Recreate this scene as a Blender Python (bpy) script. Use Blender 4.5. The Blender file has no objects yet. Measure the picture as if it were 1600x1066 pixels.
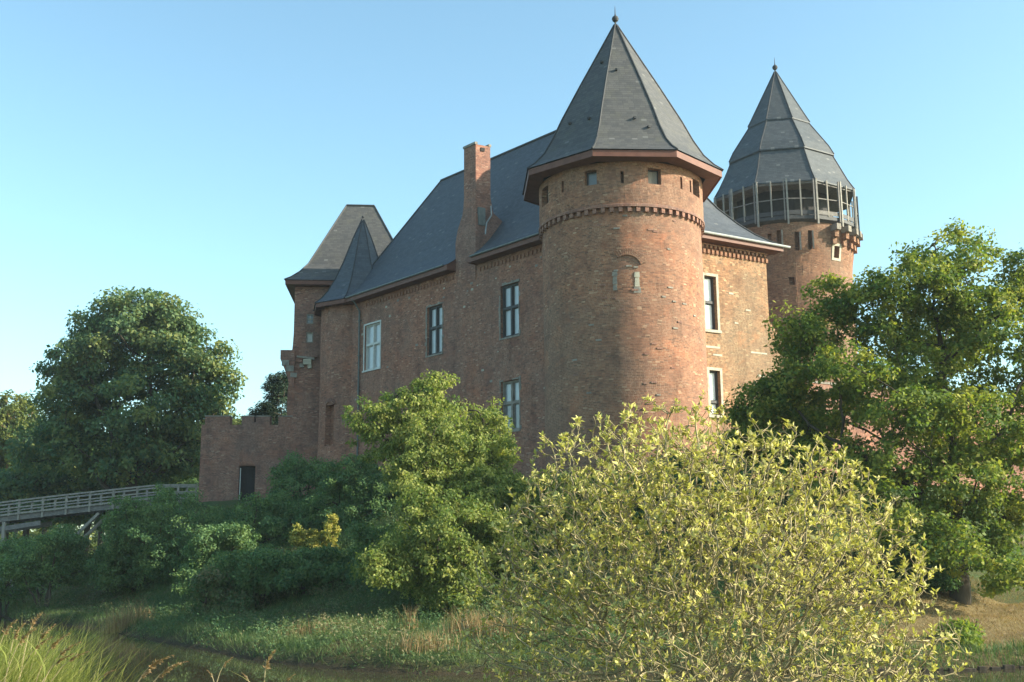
import bpy, math, random
import numpy as np
from mathutils import Vector

S = bpy.context.scene
COL = S.collection
rnd = random.Random(7)
rng = np.random.default_rng(11)
R = math.radians

# ------------------------------------------------------------------ camera
F_PX, HORIZON, EYE = 1750.0, 868.0, 3.2
PITCH = math.atan((HORIZON - 533) / F_PX)
ROLL = R(0.5)
cam = bpy.data.cameras.new('camera')
cam.sensor_width = 36.0
cam.lens = 36.0 * F_PX / 1600.0
cam.clip_start, cam.clip_end = 0.1, 6000
cam_ob = bpy.data.objects.new('camera', cam)
COL.objects.link(cam_ob)
cam_ob.location = (0, 0, EYE)
from mathutils import Matrix
cam_ob.rotation_euler = (Matrix.Rotation(math.pi / 2 + PITCH, 3, 'X') @ Matrix.Rotation(-ROLL, 3, 'Z')).to_euler()
S.camera = cam_ob

# ------------------------------------------------------------------ light
SUN_AZ, SUN_EL = 99.5, 25.0          # degrees clockwise from the +Y axis / above the horizon
world = bpy.data.worlds.new('World')
S.world = world
world.use_nodes = True
wn = world.node_tree.nodes
sky = wn.new('ShaderNodeTexSky')
sky.sky_type = 'NISHITA'
sky.sun_disc = False
sky.sun_elevation = R(SUN_EL)
sky.sun_rotation = R(SUN_AZ)
sky.altitude = 50
sky.air_density = 1.0
sky.dust_density = 1.2
sky.ozone_density = 0.35
tint = wn.new('ShaderNodeMix')          # white balance of the camera, the same over the whole sky
tint.data_type = 'RGBA'
tint.blend_type = 'MULTIPLY'
tint.inputs[0].default_value = 1.0
tint.inputs[7].default_value = (0.89, 1.13, 1.07, 1)
world.node_tree.links.new(sky.outputs[0], tint.inputs[6])
world.node_tree.links.new(tint.outputs[2], wn['Background'].inputs[0])
wn['Background'].inputs[1].default_value = 0.108
sl = bpy.data.lights.new('sun', 'SUN')
sl.energy = 4.3
sl.angle = R(0.53)
sl.color = (1.0, 0.91, 0.72)
so = bpy.data.objects.new('sun', sl)
COL.objects.link(so)
sdir = Vector((math.sin(R(SUN_AZ)) * math.cos(R(SUN_EL)), math.cos(R(SUN_AZ)) * math.cos(R(SUN_EL)), math.sin(R(SUN_EL))))
so.rotation_euler = sdir.to_track_quat('Z', 'Y').to_euler()
so.location = sdir * 300
S.view_settings.view_transform = 'Standard'
S.view_settings.look = 'None'
S.view_settings.gamma = 1
S.view_settings.use_curve_mapping = False
S.view_settings.exposure = 1.45
S.render.engine = 'CYCLES'
S.cycles.max_bounces = 6
S.cycles.transparent_max_bounces = 8
S.cycles.use_denoising = True


# ------------------------------------------------------------------ helpers
CT, ST = math.cos(PITCH), math.sin(PITCH)
CR, SR = math.cos(ROLL), math.sin(ROLL)


def at(x, y, Y):
    """point of the place that the photograph shows at pixel x, y when it stands Y metres away"""
    u, v = (x - 800) / F_PX, (533 - y) / F_PX
    u, v = CR * u + SR * v, -SR * u + CR * v
    d = np.array([u, CT - v * ST, ST + v * CT])
    return np.array([0, 0, EYE]) + d * (Y / d[1])


def az(a):
    return np.array([math.sin(R(a)), math.cos(R(a))])


def v3(p, z):
    return np.array([p[0], p[1], z])


def tag(o, label, cat, group=None):
    o['label'] = label
    o['category'] = cat
    if group:
        o['group'] = group
    return o


def empty(name, loc, label, cat, group=None):
    o = bpy.data.objects.new(name, None)
    COL.objects.link(o)
    o.location = tuple(float(c) for c in loc)
    return tag(o, label, cat, group)


def link(name, me, mat, parent=None, kind=None, smooth=False):
    """mesh data in world coordinates linked as one object (kept in place under its parent)"""
    o = bpy.data.objects.new(name, me)
    COL.objects.link(o)
    if mat is not None:
        me.materials.clear()
        for m in (mat if isinstance(mat, (list, tuple)) else [mat]):
            me.materials.append(m)
    if parent is not None:
        o.parent = parent
        o.matrix_parent_inverse = world_matrix(parent).inverted()
    if kind:
        o['kind'] = kind
    if smooth:
        me.polygons.foreach_set('use_smooth', [True] * len(me.polygons))
    return o


def world_matrix(o):
    m = o.matrix_basis.copy()
    if o.parent is not None:
        return world_matrix(o.parent) @ o.matrix_parent_inverse @ m
    return m


class MB:
    def __init__(self):
        self.v, self.f, self.uv = [], [], []

    def face(self, pts, uv=None):
        b = len(self.v)
        self.v += [tuple(float(c) for c in p) for p in pts]
        self.f.append(tuple(range(b, b + len(pts))))
        if uv is None:
            p = [Vector(q) for q in self.v[b:]]
            n = (p[1] - p[0]).cross(p[2] - p[0])
            if n.length < 1e-9:
                n = Vector((0, 0, 1))
            n.normalize()
            if abs(n.z) > 0.95:
                uv = [(q.x, q.y) for q in p]
            else:
                h = Vector((0, 0, 1)).cross(n).normalized()
                s = n.cross(h)
                uv = [(q.dot(h), q.dot(s)) for q in p]
        self.uv += [tuple(float(c) for c in q) for q in uv]

    def box(self, o, ex, ey, ez, sx, sy, sz):
        """box centred on o, full sizes sx, sy, sz along unit axes"""
        o, ex, ey, ez = map(np.asarray, (o, ex, ey, ez))
        c = lambda i, j, k: o + ex * sx * i / 2 + ey * sy * j / 2 + ez * sz * k / 2
        for q in (((-1, -1, -1), (1, -1, -1), (1, -1, 1), (-1, -1, 1)), ((1, 1, -1), (-1, 1, -1), (-1, 1, 1), (1, 1, 1)),
                  ((-1, 1, -1), (-1, -1, -1), (-1, -1, 1), (-1, 1, 1)), ((1, -1, -1), (1, 1, -1), (1, 1, 1), (1, -1, 1)),
                  ((-1, -1, 1), (1, -1, 1), (1, 1, 1), (-1, 1, 1)), ((-1, 1, -1), (1, 1, -1), (1, -1, -1), (-1, -1, -1))):
            self.face([c(*k) for k in q])
        return self

    def bar(self, a, b, w, h, up=(0, 0, 1)):
        a, b, up = map(lambda q: np.asarray(q, float), (a, b, up))
        d = b - a
        L = np.linalg.norm(d)
        d = d / L
        s = np.cross(d, up)
        s /= np.linalg.norm(s)
        return self.box((a + b) / 2, d, s, np.cross(s, d), L, w, h)

    def tube(self, pts, r, n=8, cap=True):
        pts = [np.asarray(p, float) for p in pts]
        rs = r if isinstance(r, (list, tuple)) else [r] * len(pts)
        rings = []
        for i, p in enumerate(pts):
            d = pts[min(i + 1, len(pts) - 1)] - pts[max(i - 1, 0)]
            d /= np.linalg.norm(d)
            a = np.cross(d, (0.31, 0.17, 0.93) if abs(d[2]) < 0.9 else (1, 0, 0))
            a /= np.linalg.norm(a)
            b = np.cross(d, a)
            rings.append([p + rs[i] * (a * math.cos(2 * math.pi * k / n) + b * math.sin(2 * math.pi * k / n)) for k in range(n)])
        for i in range(len(rings) - 1):
            for k in range(n):
                self.face([rings[i][k], rings[i][(k + 1) % n], rings[i + 1][(k + 1) % n], rings[i + 1][k]])
        if cap:
            self.face(rings[0][::-1])
            self.face(rings[-1])
        return self

    def mesh(self, name, merge=False):
        me = bpy.data.meshes.new(name)
        me.from_pydata(self.v, [], self.f)
        ul = me.uv_layers.new(name='UVMap')
        ul.data.foreach_set('uv', np.array(self.uv, dtype=np.float32).ravel())
        if merge:
            import bmesh
            bm = bmesh.new()
            bm.from_mesh(me)
            bmesh.ops.remove_doubles(bm, verts=bm.verts, dist=0.002)
            bm.to_mesh(me)
            bm.free()
        return me

    def build(self, name, mat, parent=None, kind=None, smooth=False, merge=False):
        return link(name, self.mesh(name, merge), mat, parent, kind, smooth)


def copy_part(o, parent=None, loc=None, rotz=None):
    c = o.copy()
    COL.objects.link(c)
    if parent is not None:
        c.parent = parent
        c.matrix_parent_inverse = world_matrix(parent).inverted()
    if loc is not None:
        c.location = tuple(float(q) for q in loc)
    if rotz is not None:
        c.rotation_euler = (0, 0, rotz)
    return c


# ------------------------------------------------------------------ materials
def new_mat(name):
    m = bpy.data.materials.new(name)
    m.use_nodes = True
    nt = m.node_tree
    return m, nt, nt.nodes['Principled BSDF']


def N(nt, t, **kw):
    n = nt.nodes.new(t)
    for k, v in kw.items():
        if k.startswith('i_'):
            n.inputs[k[2:].replace('_', ' ')].default_value = v
        else:
            setattr(n, k, v)
    return n


def math_node(nt, op, a, b=None, c=None):
    n = nt.nodes.new('ShaderNodeMath')
    n.operation = op
    for i, q in enumerate((a, b, c)):
        if q is None:
            continue
        if isinstance(q, (int, float)):
            n.inputs[i].default_value = q
        else:
            nt.links.new(q, n.inputs[i])
    return n.outputs[0]


def ramp(nt, fac, stops, interp='LINEAR'):
    n = nt.nodes.new('ShaderNodeValToRGB')
    n.color_ramp.interpolation = interp
    while len(n.color_ramp.elements) < len(stops):
        n.color_ramp.elements.new(0.5)
    for e, (p, c) in zip(n.color_ramp.elements, stops):
        e.position = p
        e.color = (*c, 1) if len(c) == 3 else c
    nt.links.new(fac, n.inputs[0])
    return n.outputs[0]


def mixc(nt, fac, a, b, mode='MIX'):
    n = nt.nodes.new('ShaderNodeMix')
    n.data_type = 'RGBA'
    n.blend_type = mode
    for s, q in ((n.inputs['Factor'], fac), (n.inputs['A'], a), (n.inputs['B'], b)):
        if isinstance(q, (int, float)):
            s.default_value = q
        elif isinstance(q, tuple):
            s.default_value = (*q, 1)
        else:
            nt.links.new(q, s)
    for s, q in ((n.inputs[6], a), (n.inputs[7], b)):
        if isinstance(q, tuple):
            s.default_value = (*q, 1)
        elif not isinstance(q, (int, float)):
            nt.links.new(q, s)
    return n.outputs[2]


def noise(nt, vec, scale, detail=3.0, rough=0.55, dist=0.0):
    n = N(nt, 'ShaderNodeTexNoise')
    n.inputs['Scale'].default_value = scale
    n.inputs['Detail'].default_value = detail
    n.inputs['Roughness'].default_value = rough
    n.inputs['Distortion'].default_value = dist
    if vec is not None:
        nt.links.new(vec, n.inputs['Vector'])
    return n.outputs['Fac']


def cells(nt, uv, w, h, joint, wob=0.0):
    """running-bond cells on a UV in metres: per-cell random value and a joint mask (1 in the joint)"""
    sep = N(nt, 'ShaderNodeSeparateXYZ')
    if wob:
        nz = N(nt, 'ShaderNodeTexNoise')
        nz.inputs['Scale'].default_value = 3.0
        nt.links.new(uv, nz.inputs['Vector'])
        va = N(nt, 'ShaderNodeVectorMath', operation='MULTIPLY_ADD')
        nt.links.new(nz.outputs['Color'], va.inputs[0])
        va.inputs[1].default_value = (wob, wob, 0)
        nt.links.new(uv, va.inputs[2])
        uv = va.outputs[0]
    nt.links.new(uv, sep.inputs[0])
    rowf = math_node(nt, 'DIVIDE', sep.outputs[1], h)
    row = math_node(nt, 'FLOOR', rowf)
    fy = math_node(nt, 'SUBTRACT', rowf, row)
    rw = N(nt, 'ShaderNodeTexWhiteNoise', noise_dimensions='1D')
    nt.links.new(row, rw.inputs['W'])
    colf = math_node(nt, 'ADD', math_node(nt, 'DIVIDE', sep.outputs[0], w), rw.outputs['Value'])
    col = math_node(nt, 'FLOOR', colf)
    fx = math_node(nt, 'SUBTRACT', colf, col)
    cmb = N(nt, 'ShaderNodeCombineXYZ')
    nt.links.new(col, cmb.inputs[0])
    nt.links.new(row, cmb.inputs[1])
    wn_ = N(nt, 'ShaderNodeTexWhiteNoise', noise_dimensions='3D')
    nt.links.new(cmb.outputs[0], wn_.inputs['Vector'])
    jy = math_node(nt, 'LESS_THAN', fy, joint / h)
    jx = math_node(nt, 'LESS_THAN', fx, joint / w)
    return wn_.outputs['Value'], math_node(nt, 'MAXIMUM', jx, jy), fy, wn_.outputs['Color']


def brick_mat(name, tone=1.0, pale=0.05, grey=0.0, warm=(1.0, 1.0, 1.0)):
    m, nt, p = new_mat(name)
    uv = N(nt, 'ShaderNodeUVMap').outputs[0]
    ob = N(nt, 'ShaderNodeTexCoord').outputs['Object']
    val, joint, fy, vcol = cells(nt, uv, 0.22, 0.08, 0.017, 0.05)
    t = tone
    c = ramp(nt, val, [(0.0, (0.115 * t, 0.062 * t, 0.048 * t)), (0.10, (0.175 * t, 0.085 * t, 0.060 * t)), (0.4, (0.215 * t, 0.102 * t, 0.068 * t)),
                       (0.75, (0.25 * t, 0.122 * t, 0.080 * t)), (0.97 - pale * 0.3, (0.285 * t, 0.15 * t, 0.098 * t)), (1.0, (0.36 * t, 0.25 * t, 0.18 * t))])
    # repairs and weathering: areas of greyer, redder and sootier brick
    big = noise(nt, ob, 0.22, 4, 0.6, 0.6)
    c = mixc(nt, ramp(nt, big, [(0.40, (0, 0, 0)), (0.60, (0.85, 0.85, 0.85))]), c, mixc(nt, 0.6, c, (0.135 * t, 0.098 * t, 0.085 * t)))
    mid = noise(nt, ob, 0.9, 5, 0.65, 0.4)
    c = mixc(nt, ramp(nt, mid, [(0.5, (0, 0, 0)), (0.72, (0.7, 0.7, 0.7))]), c, mixc(nt, 1.0, c, (0.62, 0.55, 0.55), 'MULTIPLY'))
    red = noise(nt, ob, 0.55, 4, 0.6, 1.2)
    c = mixc(nt, ramp(nt, red, [(0.58, (0, 0, 0)), (0.70, (0.45, 0.45, 0.45))]), c, (0.33 * t, 0.135 * t, 0.078 * t))
    mott = noise(nt, ob, 4.5, 4, 0.7, 0.4)
    c = mixc(nt, 1.0, c, ramp(nt, mott, [(0.30, (0.76, 0.74, 0.74)), (0.5, (1.0, 1.0, 1.0)), (0.72, (1.20, 1.20, 1.18))]), 'MULTIPLY')
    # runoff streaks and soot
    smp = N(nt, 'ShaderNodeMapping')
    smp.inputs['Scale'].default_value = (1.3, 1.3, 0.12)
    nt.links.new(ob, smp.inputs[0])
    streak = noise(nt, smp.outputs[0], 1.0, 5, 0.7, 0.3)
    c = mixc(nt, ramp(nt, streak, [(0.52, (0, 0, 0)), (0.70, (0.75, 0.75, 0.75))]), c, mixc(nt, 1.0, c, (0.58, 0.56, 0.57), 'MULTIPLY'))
    repair = noise(nt, ob, 0.33, 2, 0.5, 1.5)
    c = mixc(nt, ramp(nt, repair, [(0.60, (0, 0, 0)), (0.63, (0.5, 0.5, 0.5))]), c, mixc(nt, 1.0, c, (1.25, 1.12, 1.05), 'MULTIPLY'))
    # lime and mortar smears
    lime = noise(nt, ob, 2.3, 6, 0.75, 0.5)
    c = mixc(nt, ramp(nt, lime, [(0.60, (0, 0, 0)), (0.78, (0.5, 0.5, 0.5))]), c, (0.40 * t, 0.33 * t, 0.26 * t))
    if grey:
        c = mixc(nt, grey, c, (0.20, 0.17, 0.15))
    mort = mixc(nt, ramp(nt, noise(nt, ob, 0.8, 5, 0.7), [(0.35, (0, 0, 0)), (0.65, (1, 1, 1))]), (0.12 * t, 0.085 * t, 0.07 * t), (0.36 * t, 0.28 * t, 0.21 * t))
    c = mixc(nt, math_node(nt, 'MULTIPLY', joint, 0.75), c, mort)
    c = mixc(nt, 1.0, c, warm, 'MULTIPLY')
    nt.links.new(c, p.inputs['Base Color'])
    p.inputs['Roughness'].default_value = 0.9
    p.inputs['Specular IOR Level'].default_value = 0.2
    hgt = math_node(nt, 'ADD', math_node(nt, 'MULTIPLY', math_node(nt, 'SUBTRACT', 1.0, joint), 0.5), math_node(nt, 'MULTIPLY', val, 0.6))
    hgt = math_node(nt, 'ADD', hgt, math_node(nt, 'MULTIPLY', lime, 1.1))
    b = N(nt, 'ShaderNodeBump')
    b.inputs['Strength'].default_value = 0.8
    b.inputs['Distance'].default_value = 0.035
    nt.links.new(hgt, b.inputs['Height'])
    nt.links.new(b.outputs[0], p.inputs['Normal'])
    return m


def slate_mat(name, a=(0.050, 0.055, 0.064), b=(0.085, 0.09, 0.10), moss=0.0):
    m, nt, p = new_mat(name)
    uv = N(nt, 'ShaderNodeUVMap').outputs[0]
    ob = N(nt, 'ShaderNodeTexCoord').outputs['Object']
    val, joint, fy, vcol = cells(nt, uv, 0.30, 0.17, 0.022, 0.02)
    c = mixc(nt, val, a, b)
    st = noise(nt, ob, 0.5, 5, 0.65, 0.8)
    c = mixc(nt, ramp(nt, st, [(0.45, (0, 0, 0)), (0.75, (0.4, 0.4, 0.4))]), c, (0.09, 0.088, 0.085))
    if moss:
        ms = noise(nt, ob, 1.1, 5, 0.7)
        c = mixc(nt, ramp(nt, ms, [(0.52, (0, 0, 0)), (0.75, (moss, moss, moss))]), c, (0.12, 0.115, 0.07))
    lich = noise(nt, ob, 2.6, 6, 0.8, 0.4)
    c = mixc(nt, ramp(nt, lich, [(0.60, (0, 0, 0)), (0.80, (0.45, 0.45, 0.45))]), c, (0.15, 0.145, 0.13))
    slipped = math_node(nt, 'GREATER_THAN', val, 0.985)
    c = mixc(nt, math_node(nt, 'MULTIPLY', slipped, 0.5), c, (0.17, 0.17, 0.165))
    c = mixc(nt, math_node(nt, 'MULTIPLY', joint, 0.4), c, (0.022, 0.023, 0.026))
    nt.links.new(c, p.inputs['Base Color'])
    p.inputs['Roughness'].default_value = 0.62
    p.inputs['Specular IOR Level'].default_value = 0.35
    hgt = math_node(nt, 'SUBTRACT', math_node(nt, 'ADD', math_node(nt, 'MULTIPLY', val, 0.5), math_node(nt, 'SUBTRACT', 1.0, fy)), joint)
    bp = N(nt, 'ShaderNodeBump')
    bp.inputs['Strength'].default_value = 0.4
    bp.inputs['Distance'].default_value = 0.02
    nt.links.new(hgt, bp.inputs['Height'])
    nt.links.new(bp.outputs[0], p.inputs['Normal'])
    return m


def plain_mat(name, a, b, scale=3.0, rough=0.75, spec=0.3, bump=0.0, stretch=None):
    m, nt, p = new_mat(name)
    ob = N(nt, 'ShaderNodeTexCoord').outputs['Object']
    if stretch:
        mp = N(nt, 'ShaderNodeMapping')
        mp.inputs['Scale'].default_value = stretch
        nt.links.new(ob, mp.inputs[0])
        ob = mp.outputs[0]
    f = noise(nt, ob, scale, 5, 0.65, 0.3)
    c = mixc(nt, ramp(nt, f, [(0.3, (0, 0, 0)), (0.7, (1, 1, 1))]), a, b)
    nt.links.new(c, p.inputs['Base Color'])
    p.inputs['Roughness'].default_value = rough
    p.inputs['Specular IOR Level'].default_value = spec
    if bump:
        bp = N(nt, 'ShaderNodeBump')
        bp.inputs['Distance'].default_value = bump
        nt.links.new(f, bp.inputs['Height'])
        nt.links.new(bp.outputs[0], p.inputs['Normal'])
    return m


def leaf_mat(name, dark, mid, light, trans=0.3, rough=0.6):
    m, nt, p = new_mat(name)
    at_ = N(nt, 'ShaderNodeAttribute', attribute_name='tint')
    c = ramp(nt, at_.outputs['Fac'], [(0.1, dark), (0.5, mid), (0.9, light)])
    nt.links.new(c, p.inputs['Base Color'])
    p.inputs['Roughness'].default_value = rough
    p.inputs['Specular IOR Level'].default_value = 0.16
    tr = N(nt, 'ShaderNodeBsdfTranslucent')
    tc = mixc(nt, 1.0, c, (1.15, 1.25, 0.55), 'MULTIPLY')
    nt.links.new(tc, tr.inputs[0])
    mx = N(nt, 'ShaderNodeMixShader')
    mx.inputs[0].default_value = trans
    nt.links.new(p.outputs[0], mx.inputs[1])
    nt.links.new(tr.outputs[0], mx.inputs[2])
    nt.links.new(mx.outputs[0], nt.nodes['Material Output'].inputs[0])
    return m


M = {}
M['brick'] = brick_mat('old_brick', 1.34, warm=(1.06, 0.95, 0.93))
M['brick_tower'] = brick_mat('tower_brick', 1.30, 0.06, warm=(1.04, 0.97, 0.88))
M['brick_sunlit'] = brick_mat('sunlit_tone_brick', 1.45, 0.08, warm=(1.0, 1.08, 0.90))  # hall brick lightened and warmed: sun on this side put into the colour
M['brick_keep'] = brick_mat('keep_brick', 1.12, 0.05, 0.08, (1.03, 0.99, 0.87))
M['brick_gate'] = brick_mat('gate_brick', 1.30, 0.10, 0.12, (1.04, 0.95, 0.97))
M['slate'] = slate_mat('blue_slate', (0.050, 0.058, 0.072), (0.074, 0.084, 0.10))
M['slate_warm'] = slate_mat('weathered_slate', (0.054, 0.054, 0.056), (0.086, 0.083, 0.081), 0.35)
M['slate_keep'] = slate_mat('keep_slate', (0.046, 0.054, 0.063), (0.068, 0.077, 0.086))
M['lead'] = plain_mat('lead', (0.026, 0.028, 0.031), (0.045, 0.047, 0.05), 4, 0.6)
M['fascia'] = plain_mat('red_brown_boards', (0.115, 0.045, 0.032), (0.17, 0.07, 0.048), 2.5, 0.6, 0.3)
M['stone'] = plain_mat('pale_stone', (0.30, 0.27, 0.21), (0.50, 0.46, 0.37), 4, 0.85, 0.2, 0.02)
M['stone_grey'] = plain_mat('grey_stone', (0.16, 0.14, 0.12), (0.32, 0.29, 0.25), 3, 0.88, 0.2, 0.03)
M['white'] = plain_mat('white_paint', (0.42, 0.42, 0.40), (0.58, 0.58, 0.55), 4, 0.5)
M['dark_frame'] = plain_mat('dark_frame', (0.035, 0.035, 0.04), (0.07, 0.068, 0.07), 5, 0.6)
M['dark'] = plain_mat('dark_timber_and_shade', (0.018, 0.016, 0.016), (0.032, 0.028, 0.027), 4, 0.8)
M['zinc'] = plain_mat('zinc', (0.22, 0.24, 0.24), (0.36, 0.37, 0.36), 3, 0.45, 0.5)
M['zinc_dark'] = plain_mat('weathered_zinc', (0.07, 0.085, 0.08), (0.13, 0.145, 0.14), 3, 0.5, 0.5)
M['grey_timber'] = plain_mat('silvered_timber', (0.20, 0.185, 0.165), (0.33, 0.31, 0.28), 4, 0.8, 0.2)
M['timber'] = plain_mat('weathered_timber', (0.20, 0.18, 0.155), (0.36, 0.33, 0.29), 5, 0.8, 0.2, 0.01, (1, 1, 0.2))
M['deck'] = plain_mat('grey_deck_timber', (0.13, 0.12, 0.115), (0.24, 0.22, 0.205), 4, 0.8, 0.2, 0.01)
M['bark'] = plain_mat('bark', (0.045, 0.036, 0.028), (0.10, 0.082, 0.062), 6, 0.9, 0.1, 0.03, (1, 1, 0.3))
M['bark_light'] = plain_mat('tan_twigs', (0.20, 0.165, 0.09), (0.40, 0.33, 0.19), 7, 0.8, 0.2)
M['bark_red'] = plain_mat('pine_bark', (0.13, 0.07, 0.045), (0.26, 0.16, 0.10), 5, 0.9, 0.1)


def glass_mat(name, back, tint):
    m, nt, p = new_mat(name)
    ob = N(nt, 'ShaderNodeTexCoord').outputs['Object']
    c = mixc(nt, noise(nt, ob, 1.5, 2), back, tint)
    nt.links.new(c, p.inputs['Base Color'])
    p.inputs['Roughness'].default_value = 0.5
    p.inputs['Coat Weight'].default_value = 1.0
    p.inputs['Coat Roughness'].default_value = 0.03
    bp = N(nt, 'ShaderNodeBump')
    bp.inputs['Distance'].default_value = 0.004
    nt.links.new(noise(nt, ob, 2.0, 2), bp.inputs['Height'])
    nt.links.new(bp.outputs[0], p.inputs['Coat Normal'])
    return m


M['glass'] = glass_mat('curtained_glass', (0.26, 0.28, 0.30), (0.42, 0.44, 0.46))
M['glass_dark'] = glass_mat('dim_glass', (0.10, 0.11, 0.12), (0.18, 0.19, 0.20))
M['glass_bright'] = glass_mat('white_blind_glass', (0.74, 0.76, 0.78), (0.82, 0.83, 0.84))

# ------------------------------------------------------------------ plan of the place
TC = np.array([6.12, 60.0])              # axis of the round tower
DL, DR = az(-40.3), az(59.3)             # run of the long facade / of the short facade
NL = -DR                                  # inward is +DR
K = np.array([6.24, 60.0]) + 1.8 * DL    # corner of the hall, inside the tower
HALL_L, HALL_W = 29.0, 12.6
SHORE = [(-220, 150), (-90, 112), (-50, 92), (-38, 78), (-30.8, 68.9), (-26.8, 61.5), (-22.6, 57.5), (-18.5, 52.4), (-14.6, 46.6), (-10.8, 41), (-8.1, 36.8), (-5.5, 34.2),
         (-2.9, 32.4), (2, 31.6), (7, 31.5), (11.8, 31.8), (14.2, 32.5), (22, 34), (40, 40), (80, 60), (220, 130)]
SX, SY = np.array([p[0] for p in SHORE]), np.array([p[1] for p in SHORE])


def seg_dist(x, y, a, b):
    d = np.array(b) - np.array(a)
    t = np.clip(((x - a[0]) * d[0] + (y - a[1]) * d[1]) / (d @ d), 0, 1)
    return np.hypot(x - a[0] - t * d[0], y - a[1] - t * d[1])


def smooth(t):
    t = np.clip(t, 0, 1)
    return t * t * (3 - 2 * t)


def shore_d(x, y):
    """signed distance from the far waterline, positive on the castle's side"""
    best = np.full(np.shape(x), 1e9)
    for a, b in zip(SHORE[:-1], SHORE[1:]):
        best = np.minimum(best, seg_dist(x, y, a, b))
    return np.where(y > np.interp(x, SX, SY), best, -best)


def ground_z(x, y):
    x, y = np.asarray(x, float), np.asarray(y, float)
    d = shore_d(x, y)
    wob = 0.10 * np.sin(x * 0.9 + 1.3 * np.sin(y * 0.5)) + 0.07 * np.sin(y * 1.3 + x * 0.4) + 0.05 * np.sin(x * 2.3 - y * 1.7)
    bank = 0.42 * smooth(d / 0.7) + np.clip(d - 0.5, 0, 60) * 0.075
    bank = np.minimum(bank, 2.9 + 0.002 * d)
    A, B, Cc = TC, K + HALL_L * DL, np.array([-23.0, 86.0])
    E_ = K + HALL_W * DR
    md = np.minimum(np.minimum(seg_dist(x, y, A, B), seg_dist(x, y, B, Cc)), seg_dist(x, y, A, E_ + 8 * DR))
    mound = 7.1 * smooth(1 - (md - 4) / 21.0) * smooth((x + 33.5) / 9.0)
    far = np.where(d > 0, np.maximum(bank, mound * smooth(d / 6)) + wob * smooth(d / 2), -1.0 * smooth(-d / 2.0))
    near_d = 15.5 + 0.8 * np.sin(x * 0.35) - y + 0.25 * np.maximum(-x - 3, 0)
    near = 1.45 * smooth(near_d / 5.0) + 0.06 * np.sin(x * 1.7) * np.sin(y * 1.1)
    return np.where((near_d > 0) & (d < 0), near, far)


# ------------------------------------------------------------------ ground, water
def axis(lo, hi, step, ext, ratio=1.3):
    a = list(np.arange(lo, hi + 1e-6, step))
    s, q = step, a[-1]
    while q < ext:
        s *= ratio
        q += s
        a.append(q)
    s, q = step, a[0]
    while q > -ext:
        s *= ratio
        q -= s
        a.insert(0, q)
    return np.array(a)


gx, gy = axis(-42, 32, 0.6, 420), axis(2, 92, 0.6, 420)
GX, GY = np.meshgrid(gx, gy)
GZ = ground_z(GX, GY)
nx, ny = len(gx), len(gy)
idx = np.arange(nx * ny).reshape(ny, nx)
gm = bpy.data.meshes.new('ground')
gm.from_pydata(np.stack([GX, GY, GZ], -1).reshape(-1, 3).tolist(), [],
               np.stack([idx[:-1, :-1], idx[:-1, 1:], idx[1:, 1:], idx[1:, :-1]], -1).reshape(-1, 4).tolist())
m, nt, p = new_mat('meadow')
pos = N(nt, 'ShaderNodeNewGeometry').outputs['Position']
f1, f2, f3 = noise(nt, pos, 0.35, 5, 0.6, 0.5), noise(nt, pos, 2.2, 6, 0.7), noise(nt, pos, 14, 4, 0.7)
c = mixc(nt, f2, (0.04, 0.075, 0.025), (0.09, 0.13, 0.045))
c = mixc(nt, ramp(nt, f1, [(0.45, (0, 0, 0)), (0.65, (1, 1, 1))]), c, mixc(nt, f3, (0.07, 0.06, 0.025), (0.13, 0.11, 0.05)))
sep = N(nt, 'ShaderNodeSeparateXYZ')
nt.links.new(pos, sep.inputs[0])
dry = math_node(nt, 'ADD', math_node(nt, 'MULTIPLY', math_node(nt, 'SUBTRACT', sep.outputs[0], 7.5), 0.4), math_node(nt, 'MULTIPLY', math_node(nt, 'SUBTRACT', f1, 0.5), 3.0))
dryc = mixc(nt, ramp(nt, f2, [(0.35, (0, 0, 0)), (0.65, (1, 1, 1))]), (0.20, 0.145, 0.065), (0.31, 0.235, 0.12))
dryc = mixc(nt, ramp(nt, f3, [(0.5, (0, 0, 0)), (0.7, (0.8, 0.8, 0.8))]), dryc, (0.13, 0.13, 0.045))
dry = math_node(nt, 'MULTIPLY', dry, math_node(nt, 'LESS_THAN', sep.outputs[1], 46.0))
dn = N(nt, 'ShaderNodeClamp')
nt.links.new(dry, dn.inputs[0])
c = mixc(nt, dn.outputs[0], c, dryc)
mud = ramp(nt, sep.outputs[2], [(0.0, (1, 1, 1)), (0.42, (0, 0, 0))])
c = mixc(nt, mud, c, (0.06, 0.045, 0.028))
nt.links.new(c, p.inputs['Base Color'])
p.inputs['Roughness'].default_value = 0.95
p.inputs['Specular IOR Level'].default_value = 0.1
bp = N(nt, 'ShaderNodeBump')
bp.inputs['Distance'].default_value = 0.12
nt.links.new(f3, bp.inputs['Height'])
nt.links.new(bp.outputs[0], p.inputs['Normal'])
link('ground', gm, m, kind='structure', smooth=True)

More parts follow.
